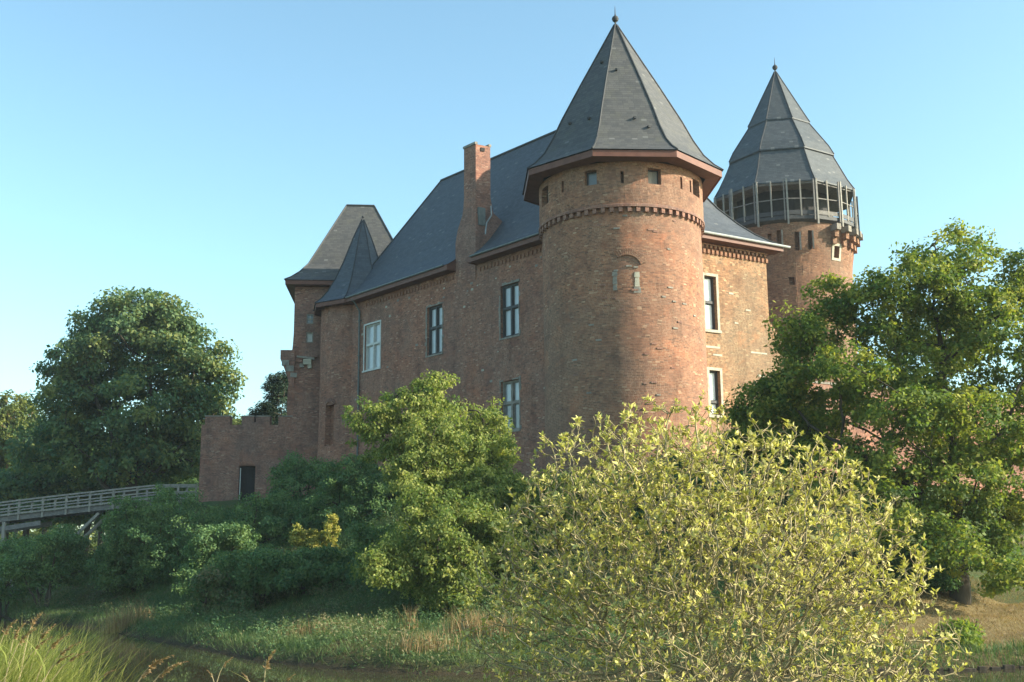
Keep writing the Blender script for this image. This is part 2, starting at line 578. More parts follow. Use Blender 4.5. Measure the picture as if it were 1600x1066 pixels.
m, nt, p = new_mat('moat_water')
pos = N(nt, 'ShaderNodeNewGeometry').outputs['Position']
p.inputs['Base Color'].default_value = (0.042, 0.037, 0.022, 1)
p.inputs['Roughness'].default_value = 0.02
p.inputs['IOR'].default_value = 1.33
mp = N(nt, 'ShaderNodeMapping')
mp.inputs['Scale'].default_value = (1, 0.35, 1)
nt.links.new(pos, mp.inputs[0])
bp = N(nt, 'ShaderNodeBump')
bp.inputs['Distance'].default_value = 0.003
bp.inputs['Strength'].default_value = 0.5
nt.links.new(noise(nt, mp.outputs[0], 1.6, 3, 0.55), bp.inputs['Height'])
nt.links.new(bp.outputs[0], p.inputs['Normal'])
wm = bpy.data.meshes.new('water')
wm.from_pydata([(-240, 4, 0), (240, 4, 0), (240, 160, 0), (-240, 160, 0)], [], [(0, 1, 2, 3)])
link('water', wm, m, kind='structure')

# path on the far lawn at the left
b = MB()
px_ = np.linspace(-95, -30, 40)
for x0, x1 in zip(px_[:-1], px_[1:]):
    q = lambda x, o: (x, 112 + 2.5 * math.sin(x * 0.08) + o, float(ground_z(x, 112 + 2.5 * math.sin(x * 0.08) + o)) + 0.03)
    b.face([q(x0, 0), q(x1, 0), q(x1, 3), q(x0, 3)])
b.build('path', plain_mat('trodden_earth', (0.17, 0.12, 0.085), (0.26, 0.2, 0.145), 1.2, 0.95, 0.1), kind='structure')


# ------------------------------------------------------------------ walls
def wall(fn, u0, u1, w0, w1, holes=(), step=0.8, depth=0.35, jit=0.012, backs=False):
    """wall surface fn(u, z, inset) with real openings (u0, u1, z0, z1[, depth]) and their reveals; UV in metres"""
    us = set(np.round(np.linspace(u0, u1, max(2, int((u1 - u0) / step) + 1)), 4))
    ws = set(np.round(np.linspace(w0, w1, max(2, int((w1 - w0) / step) + 1)), 4))
    hu, hw = set(), set()
    for h in holes:
        hu |= {round(h[0], 4), round(h[1], 4)}
        hw |= {round(h[2], 4), round(h[3], 4)}
    us, ws = sorted(us | hu), sorted(ws | hw)
    b = MB()
    rj = random.Random(len(us) * 31 + len(ws))
    fixed_u, fixed_w = hu | {us[0], us[-1]}, hw | {ws[0], ws[-1]}
    P = {(i, j): np.asarray(fn(u, w, 0.0 if (u in fixed_u or w in fixed_w) else rj.uniform(-jit, jit))) for i, u in enumerate(us) for j, w in enumerate(ws)}
    for i in range(len(us) - 1):
        for j in range(len(ws) - 1):
            cu, cw = (us[i] + us[i + 1]) / 2, (ws[j] + ws[j + 1]) / 2
            if any(h[0] < cu < h[1] and h[2] < cw < h[3] for h in holes):
                continue
            b.face([P[i, j], P[i + 1, j], P[i + 1, j + 1], P[i, j + 1]],
                   [(us[i], ws[j]), (us[i + 1], ws[j]), (us[i + 1], ws[j + 1]), (us[i], ws[j + 1])])
    for h in holes:
        d = h[4] if len(h) > 4 else depth
        a0, a1, c0, c1 = h[:4]
        for (p, q) in (((a0, c0), (a0, c1)), ((a0, c1), (a1, c1)), ((a1, c1), (a1, c0)), ((a1, c0), (a0, c0))):
            b.face([fn(*p, 0), fn(*q, 0), fn(*q, d), fn(*p, d)],
                   [(p[0], p[1]), (q[0], q[1]), (q[0] + (p[0] == q[0]) * d, q[1] + (p[1] == q[1]) * d), (p[0] + (p[0] == q[0]) * d, p[1] + (p[1] == q[1]) * d)])
        if backs or len(h) > 5:
            b.face([fn(a0, c0, d), fn(a1, c0, d), fn(a1, c1, d), fn(a0, c1, d)], [(a0, c0), (a1, c0), (a1, c1), (a0, c1)])
    return b


def plane_fn(o, d, inward):
    return lambda u, z, ins=0.0: v3(o + d * u + inward * ins, z)


def cyl_fn(c, r, taper=None):
    """u runs round the drum in metres, azimuth = u / r; counter-clockwise seen from outside so faces look outward"""
    def f(u, z, ins=0.0):
        rr = (taper(z) if taper else r) - ins
        a = -u / r
        return np.array([c[0] + rr * math.sin(a), c[1] + rr * math.cos(a), z])
    return f


def cyl_u(r, azdeg):
    """drum coordinate of a compass direction"""
    return (-R(azdeg) % (2 * math.pi)) * r


def inset(poly, d):
    """offset a convex polygon (counter-clockwise) inward by d"""
    n = len(poly)
    out = []
    for i in range(n):
        p0, p1, p2 = poly[i - 1], poly[i], poly[(i + 1) % n]
        e0, e1 = p1 - p0, p2 - p1
        n0, n1 = np.array([-e0[1], e0[0]]) / np.linalg.norm(e0), np.array([-e1[1], e1[0]]) / np.linalg.norm(e1)
        A = np.array([n0, n1])
        out.append(np.linalg.solve(A, np.array([n0 @ p1 + d, n1 @ p1 + d])))
    return out


def ring_poly(c, rad, a0, n=8):
    return [np.array(c) + rad * az(a0 - 360 / n * k) for k in range(n)]   # counter-clockwise from above


def roof_faces(b, rings, skip=None):
    """rings: list of (polygon points xy list, z); quads between successive rings, UV along the eave and up the slope"""
    n = len(rings[0][0])
    for k in range(n):
        if k == skip:
            continue
        k2 = (k + 1) % n
        p0, p1 = v3(rings[0][0][k], rings[0][1]), v3(rings[0][0][k2], rings[0][1])
        ex = (p1 - p0) / np.linalg.norm(p1 - p0)
        vv = 0.0
        for i in range(len(rings) - 1):
            a, b_ = v3(rings[i][0][k], rings[i][1]), v3(rings[i][0][k2], rings[i][1])
            c, d = v3(rings[i + 1][0][k2], rings[i + 1][1]), v3(rings[i + 1][0][k], rings[i + 1][1])
            s = (c - b_) - ex * ((c - b_) @ ex)
            L = max(np.linalg.norm(s), 0.01)
            U = lambda q: (q - p0) @ ex + k * 31.7
            if np.linalg.norm(c - d) < 1e-3:
                b.face([a, b_, c], [(U(a), vv), (U(b_), vv), (U(c), vv + L)])
            else:
                b.face([a, b_, c, d], [(U(a), vv), (U(b_), vv), (U(c), vv + L), (U(d), vv + L)])
            vv += L


def eave_boards(poly_out, poly_in, z, zin, parent, h=0.3, mat='fascia', name='fascia_board', sides=None):
    """a fascia board under every eave and the boarded soffit behind it"""
    n = len(poly_out)
    sb = MB()
    pin = inset(poly_out, 0.09)
    for k in (range(n) if sides is None else sides):
        k2 = (k + 1) % n
        o0, o1, i0, i1 = poly_out[k], poly_out[k2], pin[k], pin[k2]
        b = MB()
        zt, zb = z - 0.02, z - h
        o0, o1 = o0 + (i0 - o0) * 0.4, o1 + (i1 - o1) * 0.4
        b.face([v3(o0, zb), v3(o1, zb), v3(o1, zt), v3(o0, zt)])
        b.face([v3(o0, zb), v3(i0, zb), v3(i1, zb), v3(o1, zb)])
        b.face([v3(i0, zb), v3(i0, zt), v3(i1, zt), v3(i1, zb)])
        b.face([v3(o0, zt), v3(o1, zt), v3(i1, zt), v3(i0, zt)])
        b.build(name, M[mat], parent)
        sb.face([v3(i0, zb + 0.06), v3(poly_in[k], zin), v3(poly_in[k2], zin), v3(i1, zb + 0.06)])
    sb.build('soffit', M[mat], parent)


def ring_caps(rings, parent, mat, r=0.06, name='hip_cap', only=None):
    n = len(rings[0][0])
    for k in (range(n) if only is None else only):
        MB().tube([v3(q[0][k], q[1] + 0.01) for q in rings], r, 6).build(name, mat, parent)


# a window: its frame, panes and stone surround
def window(parent, fn, u0, u1, z0, z1, frame='dark_frame', glass='glass', surround=None, ins=0.22, transom=0.56, mullion=True, lower='glass', fw=0.11, sw=0.16, rough=False, mw=.08):
    b = MB()

    def slab(mb, a0, a1, c0, c1, d0, d1):
        q = lambda u, z, d: fn(u, z, d)
        A = [q(a0, c0, d0), q(a1, c0, d0), q(a1, c1, d0), q(a0, c1, d0)]
        B = [q(a0, c0, d1), q(a1, c0, d1), q(a1, c1, d1), q(a0, c1, d1)]
        mb.face(A)
        mb.face(B[::-1])
        for i in range(4):
            j = (i + 1) % 4
            mb.face([A[j], A[i], B[i], B[j]])
    e = 0.004
    slab(b, u0 + e, u0 + fw, z0 + e, z1 - e, ins - 0.09, ins + 0.09)
    slab(b, u1 - fw, u1 - e, z0 + e, z1 - e, ins - 0.09, ins + 0.09)
    slab(b, u0 + fw + e, u1 - fw - e, z1 - fw, z1 - e, ins - 0.088, ins + 0.088)
    slab(b, u0 + fw + e, u1 - fw - e, z0 + e, z0 + fw, ins - 0.088, ins + 0.088)
    w = b.build('window', M[frame], parent)
    zt = z0 + (z1 - z0) * transom
    um = (u0 + u1) / 2
    mb = MB()
    slab(mb, u0 + fw + e, u1 - fw - e, zt - 0.08, zt + 0.08, ins - 0.12, ins + 0.08)
    mb.build('transom', M[frame], w)
    bays = [(u0 + fw, u1 - fw)]
    if mullion:
        mb = MB()
        slab(mb, um - mw, um + mw, z0 + fw + e, zt - 0.084, ins - 0.11, ins + 0.08)
        slab(mb, um - mw, um + mw, zt + 0.084, z1 - fw - e, ins - 0.11, ins + 0.08)
        mb.build('mullion', M[frame], w)
        bays = [(u0 + fw, um - mw), (um + mw, u1 - fw)]
    for (a0, a1) in bays:
        for (c0, c1, g) in ((z0 + fw, zt - 0.08, lower), (zt + 0.08, z1 - fw, glass)):
            sash = MB()
            t = 0.05
            for (q0, q1, s0, s1) in ((a0, a0 + t, c0, c1), (a1 - t, a1, c0, c1), (a0 + t, a1 - t, c0, c0 + t), (a0 + t, a1 - t, c1 - t, c1)):
                slab(sash, q0 + e, q1 - e, s0 + e, s1 - e, ins - 0.03, ins + 0.05)
            sash.build('sash', M[frame], w)
            pn = MB()
            pn.face([fn(a0, c0, ins + 0.03), fn(a1, c0, ins + 0.03), fn(a1, c1, ins + 0.03), fn(a0, c1, ins + 0.03)])
            pn.build('pane', M[g], w)
    if surround:
        if rough:      # worn blocks of stone left round the opening
            rr = random.Random(int(u0 * 100 + z0 * 7))
            z = z0
            while z < z1 - 0.1:
                h = rr.uniform(0.22, 0.5)
                for s, uu in ((-1, u0), (1, u1)):
                    if rr.random() < 0.72:
                        k = MB()
                        ww = rr.uniform(0.07, 0.2)
                        a, c = (uu - ww, uu - 0.003) if s < 0 else (uu + 0.003, uu + ww)
                        slab(k, a, c, z + 0.01, min(z + h - 0.01, z1), -rr.uniform(0.012, 0.04), 0.05)
                        k.build('stone', M[surround], w)
                z += h
            u = u0 - 0.12
            while u < u1 + 0.05:
                ww = rr.uniform(0.2, 0.45)
                if rr.random() < 0.8:
                    k = MB()
                    slab(k, u + 0.01, min(u + ww - 0.01, u1 + 0.16), z1 + 0.005, z1 + rr.uniform(0.08, 0.2), -rr.uniform(0.015, 0.045), 0.05)
                    k.build('stone', M[surround], w)
                u += ww
            k = MB()
            slab(k, u0 - 0.1, u1 + 0.1, z0 - 0.10, z0 - 0.004, -0.05, 0.1)
            k.build('sill', M['stone_grey'], w)
        else:
            for (q0, q1, s0, s1) in ((u0 - sw, u0 - 0.003, z0, z1), (u1 + 0.003, u1 + sw, z0, z1), (u0 - sw, u1 + sw, z1 + 0.003, z1 + sw)):
                k = MB()
                slab(k, q0, q1, s0, s1, -0.03, 0.06)
                k.build('surround', M[surround], w)
            k = MB()
            slab(k, u0 - sw - 0.05, u1 + sw + 0.05, z0 - sw, z0 - 0.004, -0.09, 0.08)
            k.build('sill', M[surround], w)
    return w


def teeth(parent, fn, us, z0, z1, w, proud, mat, name='corbel'):
    """a row of bricks standing proud of a wall, each an object sharing one mesh"""
    first = None
    for u in us:
        o, o2 = fn(u, (z0 + z1) / 2, -proud / 2 + 0.01), fn(u + 0.05, (z0 + z1) / 2, -proud / 2 + 0.01)
        d = o2 - o
        ang = math.atan2(d[1], d[0])
        if first is None:
            bb = MB().box((0, 0, 0), (1, 0, 0), (0, 1, 0), (0, 0, 1), w, proud + 0.02, z1 - z0)
            first = bb.mesh(name)
            first.materials.append(M[mat])
        c = bpy.data.objects.new(name, first)
        COL.objects.link(c)
        c.parent = parent
        c.matrix_parent_inverse = world_matrix(parent).inverted()
        c.location = tuple(o)
        c.rotation_euler = (0, 0, ang)


def finial(parent, x, y, z, s=1.0):
    b = MB()
    prof = [(0.10, -0.35), (0.075, 0.0), (0.09, 0.05), (0.05, 0.12), (0.06, 0.2), (0.17, 0.30), (0.215, 0.42), (0.17, 0.55), (0.06, 0.63), (0.03, 0.75), (0.018, 1.1), (0.004, 1.3)]
    b.tube([(x, y, z + h * s) for _, h in prof], [r * s for r, _ in prof], 12)
    b.build('finial', M['lead'], parent, smooth=True)


# ------------------------------------------------------------------ the hall
hall = empty('castle_hall', v3(K, 7), 'long red brick castle hall with steep blue slate roof and tall chimney', 'castle')
zw = 22.0
fL = plane_fn(K, DL, DR)
fLw = lambda u, z, ins=0.0: v3(K + DL * (-u) + DR * ins, z)     # u runs to the right so that faces look outward
wins_left = {'white': (24.2 - 1.8, 26.2 - 1.8, 16.4, 19.72), 'stone_a': (16.8 - 1.8, 18.5 - 1.8, 16.4, 19.72), 'stone_b': (8.98 - 1.8, 10.72 - 1.8, 16.4, 19.72), 'low': (9.02 - 1.8, 10.75 - 1.8, 10.6, 13.68)}
holesL = [(-w[1], -w[0], w[2], w[3]) for w in wins_left.values()] + [(-4.72, -4.40, 10.65, 11.85, 0.4, 1)]
wall(fLw, -HALL_L, 0, 5.5, zw, holesL, depth=0.45).build('wall', M['brick'], hall, merge=True)
fRw = lambda u, z, ins=0.0: v3(K + DR * u + DL * ins, z)
wins_right = [(7.5, 8.42, 16.3, 19.6), (7.6, 8.42, 11.2, 13.85)]
wr = wall(fRw, 0, HALL_W, 5.5, zw, wins_right, depth=0.5).build('wall', M['brick_sunlit'], hall, merge=True)
fB = lambda u, z, ins=0.0: v3(K + DR * HALL_W + DL * u - DR * ins, z)
wall(fB, 0, HALL_L, 5.5, zw, step=2).build('wall', M['brick'], hall)
fE = lambda u, z, ins=0.0: v3(K + DL * HALL_L + DR * (HALL_W - u) - DL * ins, z)
wall(fE, 0, HALL_W, 5.5, zw, step=2).build('wall', M['brick'], hall)
for key, w in wins_left.items():
    if key == 'white':
        window(hall, fLw, -w[1], -w[0], w[2], w[3], 'white', 'glass', 'white', ins=0.2, lower='glass', sw=0.12, fw=0.07, mw=.055)
    elif key == 'low':
        window(hall, fLw, -w[1], -w[0], w[2], w[3], 'stone_grey', 'glass', 'stone_grey', ins=0.24, lower='glass_dark', rough=True)
    else:
        window(hall, fLw, -w[1], -w[0], w[2], w[3], 'dark_frame', 'glass', 'stone_grey', ins=0.24, lower='glass', rough=True)
window(hall, fRw, *wins_right[0], 'dark_frame', 'glass_bright', 'stone', ins=0.28, mullion=False, lower='glass_bright', transom=0.52, sw=0.17, fw=0.06)
window(hall, fRw, *wins_right[1], 'dark_frame', 'glass_bright', 'stone', ins=0.28, mullion=False, lower='glass_bright', transom=0.3, sw=0.17, fw=0.06)

# roof with flared eaves and hipped ends
foot = [K, K + DR * HALL_W, K + DR * HALL_W + DL * HALL_L, K + DL * HALL_L]
prof = [(-0.75, 22.0), (-0.25, 22.32), (0.35, 22.82), (1.0, 23.55), (1.8, 24.65)]
wid = HALL_W / 2 * math.sin(R(99.6))
rings = [(inset(foot, d), z) for d, z in prof]
# the ridge
r0, r1 = K + DR * 6.3 + DL * 5.6, K + DR * 6.3 + DL * 24.6
rings.append(([r0, r0, r1, r1], 31.9))
b = MB()
roof_faces(b, rings, skip=3)
CH0, CH1 = 11.35, 13.35          # chimney along the long facade, measured from the corner
vv = 0.0
for i in range(len(rings) - 1):      # the long slope, left open where the chimney breast stands in the eave
    a0, a1, c1, c0 = v3(rings[i][0][3], rings[i][1]), v3(rings[i][0][0], rings[i][1]), v3(rings[i + 1][0][0], rings[i + 1][1]), v3(rings[i + 1][0][3], rings[i + 1][1])
    tt = lambda q: float((q[:2] - K) @ DL)
    lv = np.linalg.norm((c0 - a0) - v3(DL, 0) * ((c0 - a0) @ v3(DL, 0)))
    cut = lambda lo_, hi_, t: lo_ + (hi_ - lo_) * (t - tt(lo_)) / (tt(hi_) - tt(lo_))
    segs = [(a0, a1, c1, c0)] if i >= 4 else [(a0, cut(a0, a1, CH1 + .05), cut(c0, c1, CH1 + .05), c0), (cut(a0, a1, CH0 - .05), a1, c1, cut(c0, c1, CH0 - .05))]
    for q in segs:
        b.face(q, [(-tt(q[0]), vv), (-tt(q[1]), vv), (-tt(q[2]), vv + lv), (-tt(q[3]), vv + lv)])
    vv += lv
hroof = b.build('roof', M['slate'], hall)
ring_caps(rings, hroof, M['lead'], 0.07, 'hip_cap')
MB().tube([v3(r0, 31.93), v3(r1, 31.93)], 0.10, 8).build('ridge_cap', M['lead'], hroof)
for t in (9.2,):
    q = K + DR * 6.3 + DL * t
    MB().bar(v3(q, 31.95), v3(q, 32.35), 0.07, 0.07, (1, 0, 0)).build('roof_hook', M['lead'], hroof)
ip = inset(foot, -0.01)
op = inset(foot, -0.72)
for seg in ((0.0, CH0 - 0.06), (CH1 + 0.06, HALL_L + 0.6)):
    b = MB()
    a, c = K + DL * seg[0] - DR * 0.70, K + DL * seg[1] - DR * 0.70
    b.box(v3((a + c) / 2, 21.82), v3(DL, 0), v3(DR, 0), (0, 0, 1), seg[1] - seg[0], 0.07, 0.36)
    b.build('fascia_board', M['fascia'], hall)
    b = MB()
    a2, c2 = K + DL * seg[0] - DR * 0.66, K + DL * seg[1] - DR * 0.66
    a3, c3 = K + DL * seg[0] - DR * 0.005, K + DL * seg[1] - DR * 0.005
    b.face([v3(a2, 21.70), v3(a3, 21.62), v3(c3, 21.62), v3(c2, 21.70)])
    b.build('soffit', M['fascia'], hall)
for t in (CH0 - .075, CH1 + .075):
    b = MB()
    pts = [v3(K + DL * t - DR * .73, 21.65), v3(K + DL * t + DR * .02, 21.6), v3(K + DL * t + DR * .02, 22.5), v3(K + DL * t - DR * .25, 22.3), v3(K + DL * t - DR * .73, 22.0)]
    b.face(pts)
    b.face([q + v3(DL * .04, 0) for q in pts][::-1])
    b.build('verge_board', M['fascia'], hall)
b = MB()
a, c = K - DL * 0.70, K + DR * (HALL_W + 0.7) - DL * 0.70
b.box(v3((a + c) / 2, 21.84), v3(DR, 0), v3(DL, 0), (0, 0, 1), np.linalg.norm(c - a), 0.07, 0.34).build('fascia_board', M['fascia'], hall)
b = MB()
b.face([v3(K - DL * .66, 21.74), v3(K + DR * (HALL_W + .7) - DL * .66, 21.74), v3(K + DR * (HALL_W + .7) - DL * .005, 21.60), v3(K - DL * .005, 21.60)])
b.build('soffit', M['fascia'], hall)
b = MB()
b.face([v3(K + DR * (HALL_W + .005), 21.62), v3(K + DR * (HALL_W + .72) - DL * .7, 21.70), v3(K + DR * (HALL_W + .72) + DL * 30, 21.70), v3(K + DR * (HALL_W + .005) + DL * 29, 21.62)])
b.box(v3(K + DR * (HALL_W + 0.72) + DL * 14.5, 21.84), v3(DL, 0), v3(DR, 0), (0, 0, 1), 30, 0.07, 0.34)
b.build('fascia_board', M['fascia'], hall)
# gutter along the short facade, gutters along the long one
b = MB()
b.tube([v3(K + DR * 3 - DL * 0.83, 22.02), v3(K + DR * (HALL_W + 1.15) - DL * 0.83, 21.98)], 0.085, 8)
b.build('gutter', M['zinc'], hall)
MB().tube([v3(K + DL * (CH1 + .4) - DR * .80, 22.0), v3(K + DL * 26 - DR * .80, 21.98)], 0.07, 8).build('gutter', M['zinc_dark'], hall)
MB().tube([v3(K - DR * .80, 22.0), v3(K + DL * (CH0 - .5) - DR * .80, 21.98)], 0.07, 8).build('gutter', M['zinc_dark'], hall)
# downpipe beside the white window
dp = K + DL * 24.95
b = MB().tube([v3(dp - DR * .75, 21.75), v3(dp - DR * .45, 21.4), v3(dp - DR * .13, 20.9), v3(dp - DR * .11, 12), v3(dp - DR * .11, 7.3)], 0.065, 8)
pipe = b.build('downpipe', M['zinc_dark'], hall)
for z in (20.2, 17.6, 15.0, 12.4):
    MB().box(v3(dp - DR * .1, z), v3(DL, 0), v3(DR, 0), (0, 0, 1), .19, .2, .07).build('pipe_clip', M['zinc_dark'], pipe)
teeth(hall, fRw, np.arange(4.2, HALL_W, 0.335), 20.98, 21.26, 0.17, 0.11, 'brick_tower', 'dentil')
teeth(hall, fRw, np.arange(4.2 + .168, HALL_W, 0.335), 21.30, 21.48, 0.17, 0.15, 'brick_tower', 'dentil')
MB().box(v3(K + DR * 8.3 - DL * .05, 21.53), v3(DR, 0), v3(DL, 0), (0, 0, 1), 8.6, .2, .08).build('brick_course', M['brick_tower'], hall)
teeth(hall, fLw, [-q for q in np.arange(3.0, 24.5, 0.36) if not (CH0 - .1 < q < CH1 + .1)], 21.12, 21.40, 0.15, 0.07, 'brick', 'dentil')
# pale courses and loose stones let into the facades
for (t, z, ww, h) in ((7.9, 15.25, 1.25, .13), (11.6, 15.2, 1.3, .1), (8.3, 14.8, .7, .1), (9.6, 18.7, .35, .12), (10.9, 17.8, .4, .1), (9.9, 16.9, .3, .1), (11.7, 13.8, .6, .12), (10.4, 12.9, .5, .1)):
    MB().box(v3(K + DR * t + DL * .03, z), v3(DR, 0), v3(DL, 0), (0, 0, 1), ww, .1, h).build('stone', M['stone'], hall)
rs = random.Random(5)
for _ in range(46):
    t = rs.uniform(4.5, 26)
    z = 19.9 + abs(rs.gauss(0, 0.75)) if rs.random() < .62 else rs.uniform(9, 19.5)
    if z > 21 or any(w[0] - .3 < t < w[1] + .3 and w[2] - .3 < z < w[3] + .3 for w in wins_left.values()):
        continue
    s = rs.uniform(.08, .2)
    MB().box(v3(K + DL * t + DR * .04, z), v3(DL, 0), v3(DR, 0), (0, 0, 1), s * 1.4, .1, s * .8).build('stone', M['stone'] if rs.random() < .5 else M['stone_grey'], hall)

# chimney: broad breast on the wall, drawn in to a tall stack above the eave
def chim_ring(z, t0, t1, d0, d1):
    return [v3(K + DL * t0 + DR * d0, z), v3(K + DL * t1 + DR * d0, z), v3(K + DL * t1 + DR * d1, z), v3(K + DL * t0 + DR * d1, z)]


lev = [(20.3, CH0 + .1, CH1 + .0, .03, 1.0), (20.9, CH0 + .0, CH1 + .03, -.06, 1.9), (22.6, CH0 - .06, CH1 + .06, -.10, 2.1), (23.5, CH0 - .08, CH1 + .06, -.10, 2.1), (24.3, CH0 - .07, CH1 - .12, -.08, 2.1), (24.7, CH0 - .06, CH1 - .3, -.06, 2.1), (25.3, CH0 + .0, CH1 - .6, -.03, 1.3),
       (26.3, CH0 + .02, CH1 - .72, 0, 1.1), (28.2, CH0 + .02, CH1 - .72, 0, 1.1), (29.85, CH0 + .02, CH1 - .72, 0, 1.1)]
b = MB()
for l0, l1 in zip(lev[:-1], lev[1:]):
    A, B = chim_ring(*l0), chim_ring(*l1)
    for i in range(4):
        j = (i + 1) % 4
        pts = [A[j], A[i], B[i], B[j]]
        lj = np.linalg.norm(A[j][:2] - A[i][:2])
        b.face(pts, [(lj + i * 3, l0[0]), (i * 3, l0[0]), (i * 3, l1[0]), (lj + i * 3, l1[0])])
b.face(chim_ring(*lev[-1])[::-1])
chim = b.build('chimney', M['brick_gate'], hall)
cc = K + DL * (CH0 + CH1 - .7) / 2 + DR * .55
MB().box(v3(K + DL * (CH0 + .0) + DR * .5, 29.55), v3(DR, 0), v3(DL, 0), (0, 0, 1), .28, .08, .24).build('flue_opening', M['dark'], chim)
for q in (-1, 1):
    MB().box(v3(cc + DR * .52 * q, 29.93), v3(DL, 0), v3(DR, 0), (0, 0, 1), 1.3, .2, .16).build('coping', M['stone_grey'], chim)
b = MB()
b.tube([v3(K + DL * (CH0 - .16) + DR * 1.0, 25.7), v3(K + DL * (CH0 - .35) + DR * .9, 25.0), v3(K + DL * (CH0 - .2) + DR * .65, 24.5), v3(K + DL * (CH0 - .3) + DR * .5, 24.0), v3(K + DL * (CH0 - .55) + DR * .3, 23.6)], 0.05, 6)
b.build('flashing_strip', M['zinc'], chim)
b = MB()
b.box(v3(K + DL * (CH0 - .07) + DR * .35, 24.9), v3(DR, 0), v3(DL, 0), (0, 0, 1), .5, .14, 1.2).build('flashing_panel', M['zinc_dark'], chim)

# buttress at the far end of the short facade
b = MB()
profB = [(HALL_W - .1, 5.5), (HALL_W + 3.2, 5.5), (HALL_W + 2.3, 12.0), (HALL_W + 1.75, 14.4), (HALL_W + 1.0, 16.2), (HALL_W - .02, 17.3), (HALL_W - .1, 17.3)]
front = [v3(K + DR * t - DL * .004, z) for t, z in profB]
back = [v3(K + DR * t + DL * 1.4, z) for t, z in profB]
b.face(front, profB)
b.face(back[::-1], profB[::-1])
for i in range(len(front)):
    j = (i + 1) % len(front)
    b.face([front[j], front[i], back[i], back[j]])
b.build('buttress', M['brick_sunlit'], hall)

# ------------------------------------------------------------------ the round tower
tower = empty('round_tower', v3(TC, 6), 'large round red brick tower with eight sided pointed slate roof, behind the pale shrub', 'tower')
RT = 4.38
tf = cyl_fn(TC, RT)
circ = 2 * math.pi * RT
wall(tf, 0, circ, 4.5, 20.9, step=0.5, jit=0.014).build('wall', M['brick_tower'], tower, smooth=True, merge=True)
RT2 = RT + 0.16
tf2 = cyl_fn(TC, RT2)
toz = lambda px: 180 + math.degrees(math.asin(max(-.999, min(.999, (973 - px) / 128.0)))) + 5.5   # azimuth of a column of the drum as seen in the photograph
opens = []
for px, wdt, z0, z1 in ((929.5, .68, 22.15, 22.95), (1023.5, .74, 22.1, 22.95), (857, 1.0, 21.9, 22.9), (1088, .9, 22.05, 22.95)):
    u = cyl_u(RT2, toz(px))
    opens.append((u - wdt / 2, u + wdt / 2, z0, z1, .55, 1))
for px in (887, 976, 1063.5, 1078):
    u = cyl_u(RT2, toz(px))
    opens.append((u - .08, u + .08, 22.1, 22.75, .4, 1))
wall(tf2, 0, 2 * math.pi * RT2, 20.95, 23.3, opens, step=0.4, jit=0.012).build('parapet', M['brick_tower'], tower, merge=True)
for (q, mt) in ((opens[0], 'dark_frame'), (opens[1], 'timber'), (opens[2], 'dark_frame'), (opens[3], 'dark_frame')):
    b = MB()
    for (a0, a1, c0, c1) in ((q[0], q[0] + .07, q[2], q[3]), (q[1] - .07, q[1], q[2], q[3]), (q[0] + .07, q[1] - .07, q[3] - .07, q[3]), (q[0] + .07, q[1] - .07, q[2], q[2] + .07)):
        b.face([tf2(a0, c0, .3), tf2(a1, c0, .3), tf2(a1, c1, .3), tf2(a0, c1, .3)])
    fr = b.build('window', M['dark_frame'], tower)
    b = MB()
    b.face([tf2(q[0] + .06, q[2] + .06, .34), tf2(q[1] - .06, q[2] + .06, .34), tf2(q[1] - .06, q[3] - .06, .34), tf2(q[0] + .06, q[3] - .06, .34)])
    b.build('shutter' if mt == 'timber' else 'pane', M['timber'] if mt == 'timber' else M['glass_dark'], fr)
# string course on small corbels
b = MB()
for k in range(72):
    a0, a1 = 2 * math.pi * k / 72, 2 * math.pi * (k + 1) / 72
    for (ra, za, rb, zb) in ((RT, 20.84, RT2 + .05, 20.84), (RT2 + .05, 20.84, RT2 + .05, 20.98), (RT2 + .05, 20.98, RT2 - .02, 21.02)):
        b.face([(TC[0] - ra * math.sin(a0), TC[1] + ra * math.cos(a0), za), (TC[0] - ra * math.sin(a1), TC[1] + ra * math.cos(a1), za),
                (TC[0] - rb * math.sin(a1), TC[1] + rb * math.cos(a1), zb), (TC[0] - rb * math.sin(a0), TC[1] + rb * math.cos(a0), zb)])
b.build('string_course', M['brick_gate'], tower)
teeth(tower, tf, np.arange(0, circ - .2, circ / 62), 20.58, 20.835, 0.20, 0.17, 'brick_gate', 'corbel')
# roof
A0 = 177 + 22.5
tro = [(5.78, 23.66), (5.30, 24.02), (4.75, 24.62), (4.2, 25.55), (3.62, 26.75), (2.4, 29.0), (1.2, 31.15), (0.09, 33.15)]
trings = [(ring_poly(TC, r, A0), z) for r, z in tro]
b = MB()
roof_faces(b, trings)
troof = b.build('roof', M['slate_warm'], tower)
ring_caps(trings, troof, M['lead'], 0.055)
eave_boards(ring_poly(TC, 5.74, A0), ring_poly(TC, RT2 + .25, A0), 23.64, 23.28, tower, 0.36)
finial(tower, TC[0], TC[1], 33.15, 0.95)
for (k, fr, hh) in ((0, .3, 26.3), (0, .75, 26.2), (1, .3, 29.5), (1, .6, 26.0), (0, .62, 30.3), (7, .5, 27), (1, .8, 25.4)):
    # small roof hooks on the slates
    i = [j for j in range(len(tro) - 1) if tro[j][1] <= hh <= tro[j + 1][1]][0]
    f = (hh - tro[i][1]) / (tro[i + 1][1] - tro[i][1])
    rr = tro[i][0] * (1 - f) + tro[i + 1][0] * f
    pl = ring_poly(TC, rr, A0)
    kk = (k - 1) % 8
    q = pl[kk] * (1 - fr) + pl[(kk + 1) % 8] * fr
    out = (q - TC) / np.linalg.norm(q - TC)
    MB().box(v3(q + out * .05, hh), v3(out, 0), (-out[1], out[0], 0), (0, 0, 1), .22, .12, .12).build('roof_hook', M['lead'], troof)
